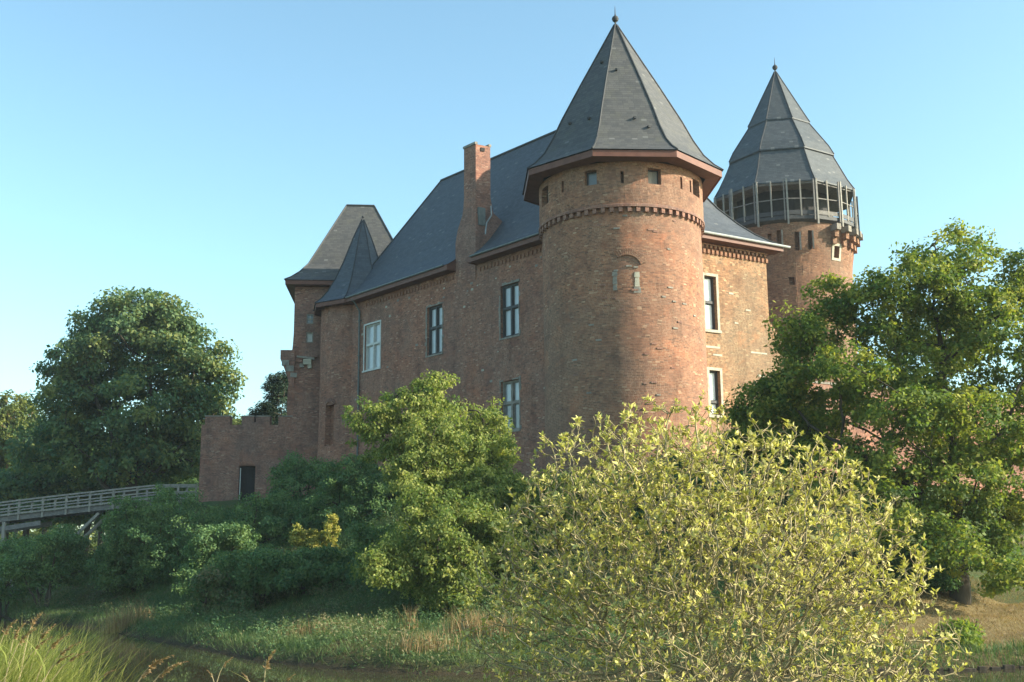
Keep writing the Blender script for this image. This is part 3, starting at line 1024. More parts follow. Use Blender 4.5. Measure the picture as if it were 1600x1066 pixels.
# the blocked window: two stone jambs, an arch of upright bricks, a brick filling
uL, uR = cyl_u(RT, toz(961)), cyl_u(RT, toz(994))
lo, hi = min(uL, uR), max(uL, uR)
bw = empty('blocked_window', tf((lo + hi) / 2, 17), 'x', 'x')
del bw['label'], bw['category']
bw.parent = tower
bw.matrix_parent_inverse = world_matrix(tower).inverted()
rs = random.Random(3)
for u, wdt in ((lo, .30), (hi, .36)):
    z = 16.45 if u == lo else 16.3
    while z < 17.4:
        h = rs.uniform(.25, .55)
        w0 = wdt * rs.uniform(.4, 1.1)
        k = MB()
        pts = [tf(u - w0 / 2, z, -.015), tf(u + w0 / 2, z, -.015), tf(u + w0 / 2 - .03, z + h - .02, -.015), tf(u - w0 / 2 + .04, z + h - .03, -.015)]
        bk = [tf(u - w0 / 2, z, .05), tf(u + w0 / 2, z, .05), tf(u + w0 / 2, z + h - .02, .05), tf(u - w0 / 2, z + h - .02, .05)]
        k.face(pts)
        for i in range(4):
            j = (i + 1) % 4
            k.face([pts[j], pts[i], bk[i], bk[j]])
        k.build('jamb_stone', M['stone_grey'] if rs.random() < .6 else M['stone'], bw)
        z += h
for k_ in range(15):
    a = R(22 + 100 * k_ / 14)
    cu, cz = (lo + hi) / 2 + .06, 17.55
    u, z = cu + 0.92 * math.cos(a), cz + 0.92 * math.sin(a)
    o = tf(u, z, -.02)
    e = tf(u + .1, z, -.02) - o
    e /= np.linalg.norm(e)
    up = np.array([0, 0, 1.0])
    rad = e * math.cos(a) + up * math.sin(a)
    tan = -e * math.sin(a) + up * math.cos(a)
    MB().box(o, rad, tan, np.cross(rad, tan), .36, .085, .10).build('arch_brick', M['brick_tower'], bw)
for _ in range(40):       # bricks standing a little proud or pale in the drum
    px, z = rs.uniform(870, 1085), rs.uniform(10, 20.4)
    u = cyl_u(RT, toz(px))
    o = tf(u, z, .02)
    e = tf(u + .1, z, .02) - o
    e /= np.linalg.norm(e)
    MB().box(o, e, np.cross((0, 0, 1), e), (0, 0, 1), rs.uniform(.18, .34), .1, .085).build('brick', M['stone_grey'] if rs.random() < .35 else M['brick_gate'], tower)

# ------------------------------------------------------------------ the corner turret at the far end of the hall
UC = np.array([6.24, 60.0]) + 30.4 * DL + 2.0 * DR
turret = empty('corner_turret', v3(UC, 7), 'round corner turret with small pointed slate roof at the left end of the hall', 'turret')
RU = 2.9
uf = cyl_fn(UC, RU, lambda z: RU + max(0, 13 - z) * .02)
un = cyl_u(RU, 218)
wall(uf, 0, 2 * math.pi * RU, 5.5, 21.95, [(un - .45, un + .45, 11.2, 14.2, .5, 1)], step=.45).build('wall', M['brick'], turret, smooth=False, merge=True)
uap = at(567, 343, UC[1])
UT = np.array([UC[0], UC[1]])
uro = [(3.75, 21.95), (3.3, 22.3), (2.75, 22.95), (2.2, 23.9), (1.5, 25.5), (.8, 27.4), (.07, float(uap[2]))]
A1 = 190
urings = [(ring_poly(UT + (np.array([uap[0], UC[1]]) - UT) * (z - 21.95) / (uap[2] - 21.95), r, A1), z) for r, z in uro]
b = MB()
roof_faces(b, urings)
uroof = b.build('roof', M['slate'], turret)
ring_caps(urings, uroof, M['lead'], .05)
eave_boards(ring_poly(UT, 3.71, A1), ring_poly(UT, RU + .12, A1), 21.94, 21.75, turret, .32)
finial(turret, float(uap[0]), UC[1], float(uap[2]), .5)
for k_ in range(9):
    a = R(15 + 150 * k_ / 8)
    u, z = un + .5 * math.cos(a), 14.2 + .35 * math.sin(a)
    o = uf(u, z, -.01)
    e = uf(u + .1, z, -.01) - o
    e /= np.linalg.norm(e)
    rad, tan = e * math.cos(a) + np.array([0, 0, math.sin(a)]), -e * math.sin(a) + np.array([0, 0, math.cos(a)])
    MB().box(o, rad, tan, np.cross(rad, tan), .3, .09, .12).build('arch_brick', M['brick_gate'], turret)

# ------------------------------------------------------------------ the gate tower and its wall
GD, GN = az(85), az(175)
G0 = np.array([-16.95, 85.3])
gate = empty('gate_tower', v3(G0 + GD * 4.5 - GN * 3, 7), 'square brick gate tower with broad hipped slate roof, standing behind the corner turret', 'tower')
GW, GH = 9.6, 6.6
batter = lambda z: 0.0 if z > 20 else min(.35, (20 - z) * .075)
gf = lambda u, z, ins=0.0: v3(G0 + GD * (u - (batter(z) if u < .01 else 0)) - GN * ins, z)
gholes = [(.95, 1.5, 21.05, 21.85, .3), (.95, 1.5, 19.55, 20.4, .2)]
wall(gf, 0, GW, 5.5, 24.05, gholes, depth=.3, step=.7).build('wall', M['brick_gate'], gate, merge=True)
gl = lambda u, z, ins=0.0: v3(G0 - GN * (GH - u) + GD * (ins - batter(z)), z)
wall(gl, 0, GH, 5.5, 24.05, step=.9, jit=.03).build('wall', M['brick_gate'], gate, merge=True)
b = MB()
for a, c in ((G0 + GD * GW, G0 + GD * GW - GN * GH), (G0 + GD * GW - GN * GH, G0 - GN * GH)):
    b.face([v3(a, 5.5), v3(c, 5.5), v3(c, 24.05), v3(a, 24.05)])
b.build('wall', M['brick_gate'], gate)
for (q, g) in ((gholes[0], 'glass_dark'), (gholes[1], 'white')):
    b = MB()
    for (a0, a1, c0, c1) in ((q[0], q[0] + .08, q[2], q[3]), (q[1] - .08, q[1], q[2], q[3]), (q[0] + .08, q[1] - .08, q[3] - .08, q[3]), (q[0] + .08, q[1] - .08, q[2], q[2] + .08)):
        b.box((gf(a0, c0, .1) + gf(a1, c1, .1)) / 2, v3(GD, 0), v3(GN, 0), (0, 0, 1), a1 - a0, .12, c1 - c0)
    w = b.build('window', M['stone_grey'], gate)
    b = MB()
    b.face([gf(q[0] + .05, q[2] + .05, .16), gf(q[1] - .05, q[2] + .05, .16), gf(q[1] - .05, q[3] - .05, .16), gf(q[0] + .05, q[3] - .05, .16)])
    b.build('pane', M[g], w)
    if g == 'glass_dark':
        b = MB()
        b.box(gf(1.225, 21.45, .12), v3(GD, 0), v3(GN, 0), (0, 0, 1), .05, .05, .78)
        b.box(gf(1.225, 21.45, .12), v3(GD, 0), v3(GN, 0), (0, 0, 1), .5, .045, .05)
        b.build('glazing_bar', M['stone'], w)
gfoot = [G0, G0 + GD * GW, G0 + GD * GW - GN * GH, G0 - GN * GH]
gr = [(inset(gfoot, d), z) for d, z in ((-.75, 24.4), (-.3, 24.72), (.3, 25.3), (.9, 26.1))]
gc = G0 + GD * GW / 2 - GN * GH / 2
gr.append(([gc - GD * 1.15, gc + GD * 1.15, gc + GD * 1.15, gc - GD * 1.15], 31.75))
b = MB()
roof_faces(b, gr)
groof = b.build('roof', M['slate_warm'], gate)
ring_caps(gr, groof, M['lead'], .06)
MB().tube([v3(gc - GD * 1.15, 31.78), v3(gc + GD * 1.15, 31.78)], .09, 8).build('ridge_cap', M['lead'], groof)
eave_boards(inset(gfoot, -.72), inset(gfoot, -.01), 24.38, 24.0, gate, .34)
# broken corbels of a lost bay on the tower's corner
prb = [(.15, 16.0), (.15, 18.95), (-.95, 18.95), (-.95, 18.25), (-.78, 17.85), (-.55, 17.3), (-.35, 16.75), (-.2, 16.2)]
b = MB()
fr = [v3(G0 + GD * u + GN * .12, z) for u, z in prb]
bk = [v3(G0 + GD * u - GN * 1.1, z) for u, z in prb]
b.face(fr[::-1], prb[::-1])
b.face(bk, prb)
for i in range(len(fr)):
    j = (i + 1) % len(fr)
    b.face([fr[i], fr[j], bk[j], bk[i]])
b.build('bracket', M['brick_gate'], gate)
rg = random.Random(9)
for (u, z, w, h, prj, mt) in ((-.55, 17.95, .55, .4, .16, 'stone_grey'), (-.2, 17.5, .6, .45, .15, 'stone_grey'), (.1, 17.0, .5, .35, .1, 'stone_grey'), (-.15, 16.6, .3, .3, .15, 'brick_gate'), (1.0, 18.35, 1.35, .16, .26, 'stone_grey'), (1.12, 18.02, .62, .42, .24, 'stone'),
                              (1.3, 17.66, .3, .3, .2, 'stone'), (.5, 18.2, .45, .4, .14, 'brick_gate'), (1.62, 18.5, .5, .2, .16, 'brick_gate'), (.7, 17.75, .35, .3, .12, 'stone_grey'), (.45, 17.6, .3, .22, .08, 'brick_gate')):
    t_ = rg.uniform(-.12, .12)
    ex = np.array([GD[0] * math.cos(t_), GD[1] * math.cos(t_), math.sin(t_)])
    ez = np.array([-GD[0] * math.sin(t_), -GD[1] * math.sin(t_), math.cos(t_)])
    MB().box(v3(G0 + GD * u + GN * (prj / 2 - .12), z), ex, v3(GN, 0), ez, w, prj + .3, h).build('corbel_stone', M[mt], gate)

# curtain wall with merlons and the small door
cw = empty('curtain_wall', v3(G0 - GD * 3, 7), 'low brick curtain wall with merlons and a small dark doorway left of the gate tower', 'wall')
LW = 6.35
cf = lambda u, z, ins=0.0: v3(G0 + GD * (u - .36) - GN * ins, z)
ztop = 13.15
dz = at(386, 728, 85)[2]
du0 = (at(373, 750, 85)[0] - G0[0]) / GD[0] + .36
du1 = (at(398, 750, 85)[0] - G0[0]) / GD[0] + .36
wall(cf, -LW, 0, 5.5, ztop, [(du0, du1, 7.35, dz, .45)], depth=.45, step=.7).build('wall', M['brick_gate'], cw, merge=True)
b = MB()
th = 1.1
e0, e1 = G0 - GD * (LW + .36), G0 - GD * .36
b.face([v3(e0 - GN * th, 5.5), v3(e0, 5.5), v3(e0, ztop), v3(e0 - GN * th, ztop)])
b.face([v3(e1 - GN * th, 5.5), v3(e0 - GN * th, 5.5), v3(e0 - GN * th, ztop), v3(e1 - GN * th, ztop)])
b.face([v3(e0, ztop), v3(e1, ztop), v3(e1 - GN * th, ztop), v3(e0 - GN * th, ztop)])
b.build('wall', M['brick_gate'], cw)
mer_px = ((322, 360), (378, 397), (399.5, 421), (434, 455.5))
for a, c in mer_px:
    ua, uc = (at(a, 655, 85)[0] - G0[0]) / GD[0], (at(c, 655, 85)[0] - G0[0]) / GD[0]
    mz = 13.78
    mm = MB().box(v3(G0 + GD * (ua + uc) / 2 - GN * th / 2, (ztop + mz) / 2), v3(GD, 0), v3(GN, 0), (0, 0, 1), uc - ua, th, mz - ztop)
    o = mm.build('merlon', M['brick_gate'], cw)
    MB().box(v3(G0 + GD * (ua + uc) / 2 - GN * th / 2, mz + .04), v3(GD, 0), v3(GN, 0), (0, 0, 1), uc - ua + .06, th + .08, .08).build('coping', M['stone_grey'], o)
    if a == 378:
        MB().box(v3(G0 + GD * (uc + .06) - GN * th / 2, ztop + .1), v3(GD, 0), v3(GN, 0), (0, 0, 1), .14, th - .01, .2).build('slit_sill', M['brick_gate'], cw)
# door: leaf set back in the opening, pale post at its left, arch of bricks
b = MB()
b.box(cf((du0 + du1) / 2, (7.35 + dz) / 2, .42), v3(GD, 0), v3(GN, 0), (0, 0, 1), du1 - du0 + .02, .06, dz - 7.35)
door = b.build('door', M['dark'], cw)
MB().box(cf(du0 + .1, (7.35 + dz) / 2 - .08, .12), v3(GD, 0), v3(GN, 0), (0, 0, 1), .07, .07, dz - 7.5).build('door_post', M['white'], door)
for i in range(5):
    MB().box(cf(du0 + (du1 - du0) * (i + .5) / 5, (7.35 + dz) / 2, .375), v3(GD, 0), v3(GN, 0), (0, 0, 1), (du1 - du0) / 5 - .02, .03, dz - 7.36).build('plank', M['dark'], door)
for i in range(11):
    t = (i + .5) / 11
    u, z = du0 + (du1 - du0) * t, dz + .02 + .13 * math.sin(math.pi * t)
    MB().box(cf(u, z + .08, -.01), v3(GD, 0), v3(GN, 0), (0, 0, 1), (du1 - du0) / 11 - .012, .12, .28).build('arch_brick', M['brick'], cw)

# outer wall running off to the right, seen through the oak
ow0 = K + DR * (HALL_W + 1.2) + DL * 1.5
ow = empty('outer_wall', v3(ow0 + DR * 12, 6), 'low red brick outer wall running right of the hall, glimpsed through the oak', 'wall')
of = lambda u, z, ins=0.0: v3(ow0 + DR * u + DL * ins, z)
wall(of, 0, 26, 4.5, 14.0, step=1.2, jit=.02).build('wall', M['brick'], ow, merge=True)
b = MB()
b.box(v3(ow0 + DR * 13 + DL * .45, 14.05), v3(DR, 0), v3(DL, 0), (0, 0, 1), 26.2, 1.0, .14).build('coping', M['stone_grey'], ow)
b = MB()
b.face([of(26, 4.5, 0), of(26, 4.5, .9), of(26, 14, .9), of(26, 14, 0)])
b.face([of(26, 4.5, .9), of(0, 4.5, .9), of(0, 14, .9), of(26, 14, .9)])
b.build('wall', M['brick_tower'], ow)

# ------------------------------------------------------------------ the keep
KC = np.array([21.75, 86.0])
keep = empty('keep_tower', v3(KC, 6), 'tall round brick keep with open timber gallery under a three tiered slate spire', 'tower')
RK = 4.95
kt = lambda z: RK + .32 * float(smooth((z - 24.0) / 3.0))
kf = cyl_fn(KC, RK, kt)
kz = lambda px: 180 + 14 + math.degrees(math.asin(max(-.99, min(.99, (1233 - px) / 100.0))))
kopens = []
for px, w, z0, z1 in ((1225, .3, 25.4, 27.0), (1250, .3, 25.4, 26.8), (1268, .3, 25.5, 26.9), (1306, .55, 25.0, 25.9), (1240, .4, 22.8, 23.4), (1212, .3, 25.4, 26.8), (1250, .5, 18.2, 19.0)):
    u = cyl_u(RK, kz(px))
    kopens.append((u - w / 2, u + w / 2, z0, z1, .4, 1))
wall(kf, 0, 2 * math.pi * RK, 5, 27.75, kopens, step=.55, jit=.02).build('wall', M['brick_keep'], keep, smooth=False, merge=True)
for q in kopens[:3]:
    o = kf((q[0] + q[1]) / 2 + .22, (q[2] + q[3]) / 2, -.02)
    MB().box(o, v3(az(kz(1240) + 90), 0), v3(az(kz(1240)), 0), (0, 0, 1), .12, .14, q[3] - q[2]).build('corbel_stone', M['stone_grey'], keep)
q = kopens[3]
for (a0, a1, c0, c1) in ((q[0] - .2, q[0] - .003, q[2] - .2, q[3] + .2), (q[1] + .003, q[1] + .2, q[2] - .2, q[3] + .2), (q[0], q[1], q[3] + .003, q[3] + .2), (q[0], q[1], q[2] - .2, q[2] - .003)):
    A = [kf(a0, c0, -.04), kf(a1, c0, -.04), kf(a1, c1, -.04), kf(a0, c1, -.04)]
    B = [kf(a0, c0, .06), kf(a1, c0, .06), kf(a1, c1, .06), kf(a0, c1, .06)]
    b = MB()
    b.face(A)
    for i in range(4):
        j = (i + 1) % 4
        b.face([A[j], A[i], B[i], B[j]])
    b.build('stone', M['stone'], keep)
for px in (1300, 1314, 1324, 1329, 1332):
    a = kz(px)
    d = az(a)
    for h, ln in ((26.2, .35), (26.7, .6), (27.2, .85)):
        MB().box(v3(KC + d * (5.1 + ln / 2), h), v3(d, 0), (-d[1], d[0], 0), (0, 0, 1), ln, .4, .46).build('bracket', M['brick_keep'] if h < 27 else M['stone_grey'], keep)
# gallery
RG = 5.55
GA0 = 169
core = cyl_fn(KC, 3.6)
wall(core, 0, 2 * math.pi * 3.6, 27.7, 31.2, step=.8).build('core_wall', M['dark'], keep)  # near-black core: shade inside the gallery is put into the colour
fl_o, fl_i = ring_poly(KC, RG + .12, GA0, 16), ring_poly(KC, 4.7, GA0, 16)
b = MB()
for k in range(16):
    k2 = (k + 1) % 16
    b.face([v3(fl_o[k], 27.72), v3(fl_o[k2], 27.72), v3(fl_o[k2], 28.0), v3(fl_o[k], 28.0)])
    b.face([v3(fl_o[k], 28.0), v3(fl_o[k2], 28.0), v3(KC, 28.0)])
    b.face([v3(fl_i[k], 27.2), v3(fl_i[k2], 27.2), v3(fl_o[k2], 27.72), v3(fl_o[k], 27.72)])
b.build('gallery_floor', M['dark_frame'], keep)
for k in range(16):
    k2 = (k + 1) % 16
    a, c = v3(fl_o[k], 0), v3(fl_o[k2], 0)
    for (z, h) in ((28.22, .32),):
        MB().bar(a + (0, 0, z), c + (0, 0, z), .06, h).build('parapet_board', M['dark_frame'] if k % 4 else M['deck'], keep)
    MB().bar(a + (0, 0, 29.3), c + (0, 0, 29.3), .06, .07).build('rail', M['deck'], keep)
def gallery_post(z0, z1, w, mat):
    pm = MB().box((0, 0, (z0 + z1) / 2), (1, 0, 0), (0, 1, 0), (0, 0, 1), w, w, z1 - z0).mesh('post')
    pm.materials.append(M[mat])
    return pm


def put_post(pm, azd, r):
    d = az(azd)
    c = bpy.data.objects.new('post', pm)
    COL.objects.link(c)
    c.parent = keep
    c.matrix_parent_inverse = world_matrix(keep).inverted()
    c.location = tuple(v3(KC + d * r, 0))
    c.rotation_euler = (0, 0, -R(azd))


long_post, pair_post, short_post = gallery_post(27.3, 30.85, .13, 'grey_timber'), gallery_post(27.6, 30.8, .10, 'deck'), gallery_post(27.95, 30.8, .10, 'timber')
for k in range(16):
    put_post(long_post, GA0 + 22.5 * k - .9, RG + .17)
    put_post(pair_post, GA0 + 22.5 * k + 1.3, RG + .16)
    put_post(short_post, GA0 + 22.5 * k + 11.25, RG + .0)
# tiered roof: every tier overlaps the one below
tiers = [[(5.78, 30.75), (5.3, 31.55), (4.15, 34.0)], [(4.38, 33.88), (4.0, 34.65), (2.42, 37.05)], [(2.62, 36.95), (2.25, 37.65), (.08, 41.9)]]
for t_ in tiers:
    kr = [(ring_poly(KC, r, GA0), z) for r, z in t_]
    b = MB()
    roof_faces(b, kr)
    lip = [(ring_poly(KC, t_[0][0], GA0), t_[0][1] - .1), kr[0]]
    roof_faces(b, lip)
    ko = b.build('roof', M['slate_keep'], keep)
    ring_caps(kr, ko, M['lead'], .05)
eave_boards(ring_poly(KC, 5.7, GA0), ring_poly(KC, 3.9, GA0), 30.72, 30.6, keep, .2, 'deck')
finial(keep, KC[0], KC[1], 41.85, 1.05)

# ------------------------------------------------------------------ footbridge
BY = 86.3
fb = empty('footbridge', v3(at(100, 800, BY)[:2], 6), 'grey timber footbridge with post and rail sides rising to the gate', 'footbridge')
kx = np.array([-60, 29, 102, 213, 250, 330])
ky = np.array([793, 782, 773.5, 761.5, 758, 758])


def rail_z(x, Y=BY):
    # height of the near handrail over a place along the bridge
    xs = [at(a, c, BY)[0] for a, c in zip(kx, ky)]
    zs = [at(a, c, BY)[2] for a, c in zip(kx, ky)]
    return float(np.interp(x, xs, zs))


bx0, bx1 = -43.5, -24.3
stat = np.linspace(bx0, bx1, 14)
post_xs = [at(p_, 790, BY)[0] for p_ in (-44, -7, 29.5, 66.5, 103, 139.5, 176, 213, 249, 277, 305)]
for Y in (BY, BY + 2.3):
    for (dzr, w, h, nm) in ((0, .09, .12, 'handrail'), (-.52, .06, .10, 'mid_rail'), (-.98, .06, .14, 'low_rail')):
        b = MB()
        for x0, x1 in zip(stat[:-1], stat[1:]):
            b.bar((x0, Y - .06, rail_z(x0) + dzr), (x1 + .01, Y - .06, rail_z(x1) + dzr), w, h)
        b.build(nm, M['timber'], fb)
    for x in post_xs:
        if bx0 < x < bx1 + .5:
            z = rail_z(x)
            MB().box((x, Y + .05, z - .72), (1, 0, 0), (0, 1, 0), (0, 0, 1), .15, .12, 1.55).build('post', M['timber'], fb)
    b = MB()
    for x0, x1 in zip(stat[:-1], stat[1:]):
        b.bar((x0, Y + .17, rail_z(x0) - 1.29), (x1 + .01, Y + .17, rail_z(x1) - 1.29), .12, .34)
    b.build('beam', M['deck'], fb)
x = bx0
pl = None
while x < bx1:
    if pl is None:
        mpl = MB().box((0, 0, 0), (1, 0, 0), (0, 1, 0), (0, 0, 1), .19, 2.2, .05).mesh('deck_plank')
        mpl.materials.append(M['deck'])
        pl = True
    c = bpy.data.objects.new('deck_plank', mpl)
    COL.objects.link(c)
    c.parent = fb
    c.matrix_parent_inverse = world_matrix(fb).inverted()
    c.location = (x, BY + 1.2, rail_z(x) - 1.09)
    x += .205
pa, pb = at(148, 800, BY), at(118, 834, BY)
for Y in (BY + .1, BY + 2.2):
    MB().bar((pa[0] + .3, Y, pa[2] - .1), (pb[0] - .3, Y, pb[2] - .4), .2, .26, (0, 1, 0)).build('brace', M['timber'], fb)
    la, lb = at(-60, 836, BY), at(62, 817, BY)
    MB().bar((la[0], Y + .05, la[2]), (lb[0], Y + .05, lb[2]), .16, .34).build('lower_beam', M['deck'], fb)
    for px in (4,):
        q = at(px, 835, BY)
        gz = float(ground_z(q[0], Y))
        MB().bar((q[0], Y + .05, gz - .3), (q[0], Y + .05, rail_z(q[0]) - 1.5), .24, .24, (0, 1, 0)).build('pier_post', M['timber'], fb)

# ------------------------------------------------------------------ vegetation
def colonize(attr, nodes, parents, step, kill, iters, jit=.15, droop=0.0):
    """grow a branch skeleton from the given nodes to the attraction points"""
    nodes = [np.asarray(q, float) for q in nodes]
    parents = list(parents)
    A = np.asarray(attr, float)
    NA = np.array(nodes)
    d = np.linalg.norm(A[:, None] - NA[None], axis=2)
    near, nd = d.argmin(1), d.min(1)
    alive = nd > kill
    stall = np.zeros(len(A), int)
    for _ in range(iters):
        if not alive.any():
            break
        ia = np.where(alive)[0]
        tgt = near[ia]
        vec = A[ia] - NA[tgt]
        vec /= np.linalg.norm(vec, axis=1)[:, None]
        acc = np.zeros((len(NA), 3))
        np.add.at(acc, tgt, vec)
        grow = np.unique(tgt)
        g = acc[grow]
        ln = np.linalg.norm(g, axis=1)[:, None]
        g = g / np.maximum(ln, 1e-6) + rng.normal(0, jit, g.shape)
        g[:, 2] -= droop
        g /= np.linalg.norm(g, axis=1)[:, None]
        new = NA[grow] + g * step
        base = len(NA)
        parents += grow.tolist()
        NA = np.vstack([NA, new])
        dn = np.linalg.norm(A[ia][:, None] - new[None], axis=2)
        j, dm = dn.argmin(1), dn.min(1)
        better = dm < nd[ia] - 1e-4
        near[ia[better]] = base + j[better]
        nd[ia[better]] = dm[better]
        stall[ia[~better]] += 1
        stall[ia[better]] = 0
        alive[ia] = (nd[ia] > kill) & (stall[ia] < 6)
    return NA, np.array(parents)


def skeleton_mesh(name, nodes, parents, r_tip, r_root, sides=4, p=2.3, kmin=0):
    n = len(nodes)
    acc = np.zeros(n)
    has_child = np.zeros(n, bool)
    for i in range(n - 1, -1, -1):
        if not has_child[i]:
            acc[i] = max(acc[i], r_tip ** p)
        if parents[i] >= 0:
            acc[parents[i]] += acc[i]
            has_child[parents[i]] = True
    rad = acc ** (1 / p)
    root_r = max(rad[parents < 0])
    if r_root:
        ex = math.log(r_root / r_tip) / math.log(max(root_r / r_tip, 1.001))
        rad = r_tip * (rad / r_tip) ** ex
    par = np.where(parents < 0, np.arange(n), parents)
    d = nodes - nodes[par]
    fc = np.zeros(n, int) - 1
    for i in range(n):
        if parents[i] >= 0 and fc[parents[i]] < 0:
            fc[parents[i]] = i
    for i in np.where(parents < 0)[0]:
        if fc[i] >= 0:
            d[i] = nodes[fc[i]] - nodes[i]
    ln = np.linalg.norm(d, axis=1)[:, None]
    d = np.where(ln > 1e-6, d / np.maximum(ln, 1e-6), np.array([0, 0, 1.0]))
    ref = np.array([.577, .3, .76])
    a = np.cross(d, ref)
    a /= np.maximum(np.linalg.norm(a, axis=1)[:, None], 1e-6)
    bb = np.cross(d, a)
    ang = np.arange(sides) * 2 * math.pi / sides
    V = nodes[:, None] + rad[:, None, None] * (a[:, None] * np.cos(ang)[None, :, None] + bb[:, None] * np.sin(ang)[None, :, None])
    i = np.where(parents >= 0)[0]
    pi_ = parents[i]
    k = np.arange(sides)
    k2 = (k + 1) % sides
    Fq = np.stack([pi_[:, None] * sides + k, pi_[:, None] * sides + k2, i[:, None] * sides + k2, i[:, None] * sides + k], -1).reshape(-1, 4)
    return raw_mesh(name, V.reshape(-1, 3), Fq, None, True), rad


def raw_mesh(name, V, Fq, tint=None, smooth_=False):
    me = bpy.data.meshes.new(name)
    nv, nf = len(V), len(Fq)
    me.vertices.add(nv)
    me.vertices.foreach_set('co', np.asarray(V, np.float32).ravel())
    me.loops.add(nf * 4)
    me.loops.foreach_set('vertex_index', np.asarray(Fq, np.int32).ravel())
    me.polygons.add(nf)
    me.polygons.foreach_set('loop_start', np.arange(0, nf * 4, 4, dtype=np.int32))
    if smooth_:
        me.polygons.foreach_set('use_smooth', np.ones(nf, bool))
    if tint is not None:
        t = me.attributes.new('tint', 'FLOAT', 'FACE')
        t.data.foreach_set('value', np.asarray(tint, np.float32))
    me.update(calc_edges=True)
    me.validate()
    return me


def unit(v):
    return v / np.maximum(np.linalg.norm(v, axis=-1, keepdims=True), 1e-9)


def leaves_mesh(name, C, ax, nrm, L, W, tint, fold=.18, curl=.0):
    """rhombic leaves folded along the midrib: base C, axis ax, normal nrm, lengths L, widths W"""
    ax = unit(ax)
    s = unit(np.cross(nrm, ax))
    n2 = np.cross(ax, s)
    L, W = np.asarray(L)[:, None], np.asarray(W)[:, None]
    tip = C + ax * L - n2 * L * curl
    m_ = C + ax * L * .5
    l = m_ + s * W / 2 + n2 * W * fold
    r = m_ - s * W / 2 + n2 * W * fold
    V = np.stack([C, l, tip, r], 1).reshape(-1, 3)
    Fq = np.arange(len(C) * 4).reshape(-1, 4)
    return raw_mesh(name, V, Fq, tint)


def blob_points(blobs, n, lo_=.55, hi_=1.0):
    """points spread through the outer part of a union of ellipsoids (x, y, z, rx, ry, rz)"""
    B = np.array(blobs, float)
    w = (B[:, 3] * B[:, 4] + B[:, 3] * B[:, 5] + B[:, 4] * B[:, 5])
    k = rng.choice(len(B), n, p=w / w.sum())
    d = unit(rng.normal(size=(n, 3)))
    rr = rng.uniform(lo_, hi_, n)[:, None]
    return B[k, :3] + d * B[k, 3:] * rr, d, k


def clumps_to_leaves(cen, out, n_leaf, cr, flat, size, aspect, tint0, spread=.25, up=.6, hang=0.0):
    nc = len(cen)
    k = np.repeat(np.arange(nc), n_leaf)
    n = len(k)
    off = rng.normal(0, 1, (n, 3))
    off = unit(off) * (rng.uniform(0, 1, n) ** .45)[:, None]
    scl = cr * rng.uniform(.65, 1.3, nc)[k][:, None]
    P = cen[k] + off * scl * np.array([1, 1, flat])
    nrm = unit(rng.normal(0, .75, (n, 3)) + out[k] * .5 + off * .35 + np.array([0, 0, up]))
    ax = unit(np.cross(nrm, rng.normal(size=(n, 3))) + np.array([0, 0, -hang]))
    L = size * rng.uniform(.65, 1.35, n)
    ctint = tint0[k] if np.ndim(tint0) else np.full(n, tint0)
    t = np.clip(ctint + rng.normal(0, spread, n), 0, 1)
    return P, ax, nrm, L, L * aspect * rng.uniform(.8, 1.2, n), t


def tree(name, label, cat, base, blobs, nclump, nleaf, cr, size, leaf, bark='bark', trunk_r=.35, fork=3.0, group=None, step=.6, flat=.7, lo_=.5, aspect=.62, lean=(0, 0), tip=.015, hang=.15, stems=1,
         up=.6, lim=None, bushy=False, tintv=.2):
    t = empty(name, base, label, cat, group)
    base = np.asarray(base, float)
    cen, out, bk = blob_points(blobs, nclump, lo_)
    gz = ground_z(cen[:, 0], cen[:, 1]) + .15
    cen[:, 2] = np.maximum(cen[:, 2], gz + rng.uniform(0, .5, len(cen)) * cr)
    if lim is not None:
        cen = cen[lim(cen)]
        out = out[:len(cen)]
    # skeleton
    nodes, par = [], []
    for s_ in range(stems):
        off = np.array([rnd.uniform(-.3, .3), rnd.uniform(-.3, .3), 0]) * (0 if stems == 1 else 1)
        nodes.append(base + off + np.array([0, 0, -.3]))
        par.append(-1)
        m_ = max(1, int(fork / step))
        for i in range(1, m_ + 1):
            f = i / m_
            nodes.append(base + off * (1 + f) + np.array([lean[0] * f + rnd.uniform(-.05, .05), lean[1] * f + rnd.uniform(-.05, .05), fork * f]))
            par.append(len(nodes) - 2)
    sub = cen[rng.permutation(len(cen))[:min(len(cen), 420)]]
    NA, PA = colonize(sub, nodes, par, step, step * .9, 90, .18)
    me, rad = skeleton_mesh('branches', NA, PA, tip, trunk_r, 6)
    link('trunk' if not bushy else 'stems', me, M[bark], t)
    P, ax, nrm, L, W, tn = clumps_to_leaves(cen, out, nleaf, cr, flat, size, aspect, np.clip(rng.normal(.5, tintv, len(cen)), .1, .9), .16, up, hang)
    lm = leaves_mesh('crown', P, ax, nrm, L, W, tn)
    link('crown', lm, leaf, t)
    return t


def px_blobs(lst, Y):
    """(x, y, rx, ry, dy[, ryd]) in pixels of the photograph at depth Y + dy -> ellipsoids in metres"""
    out = []
    for q in lst:
        x, y, rx, ry, dy = q[:5]
        P = at(x, y, Y + dy)
        s = (Y + dy) / F_PX
        out.append((P[0], P[1], P[2], rx * s, (q[5] if len(q) > 5 else max(rx, ry)) * s, ry * s))
    return out


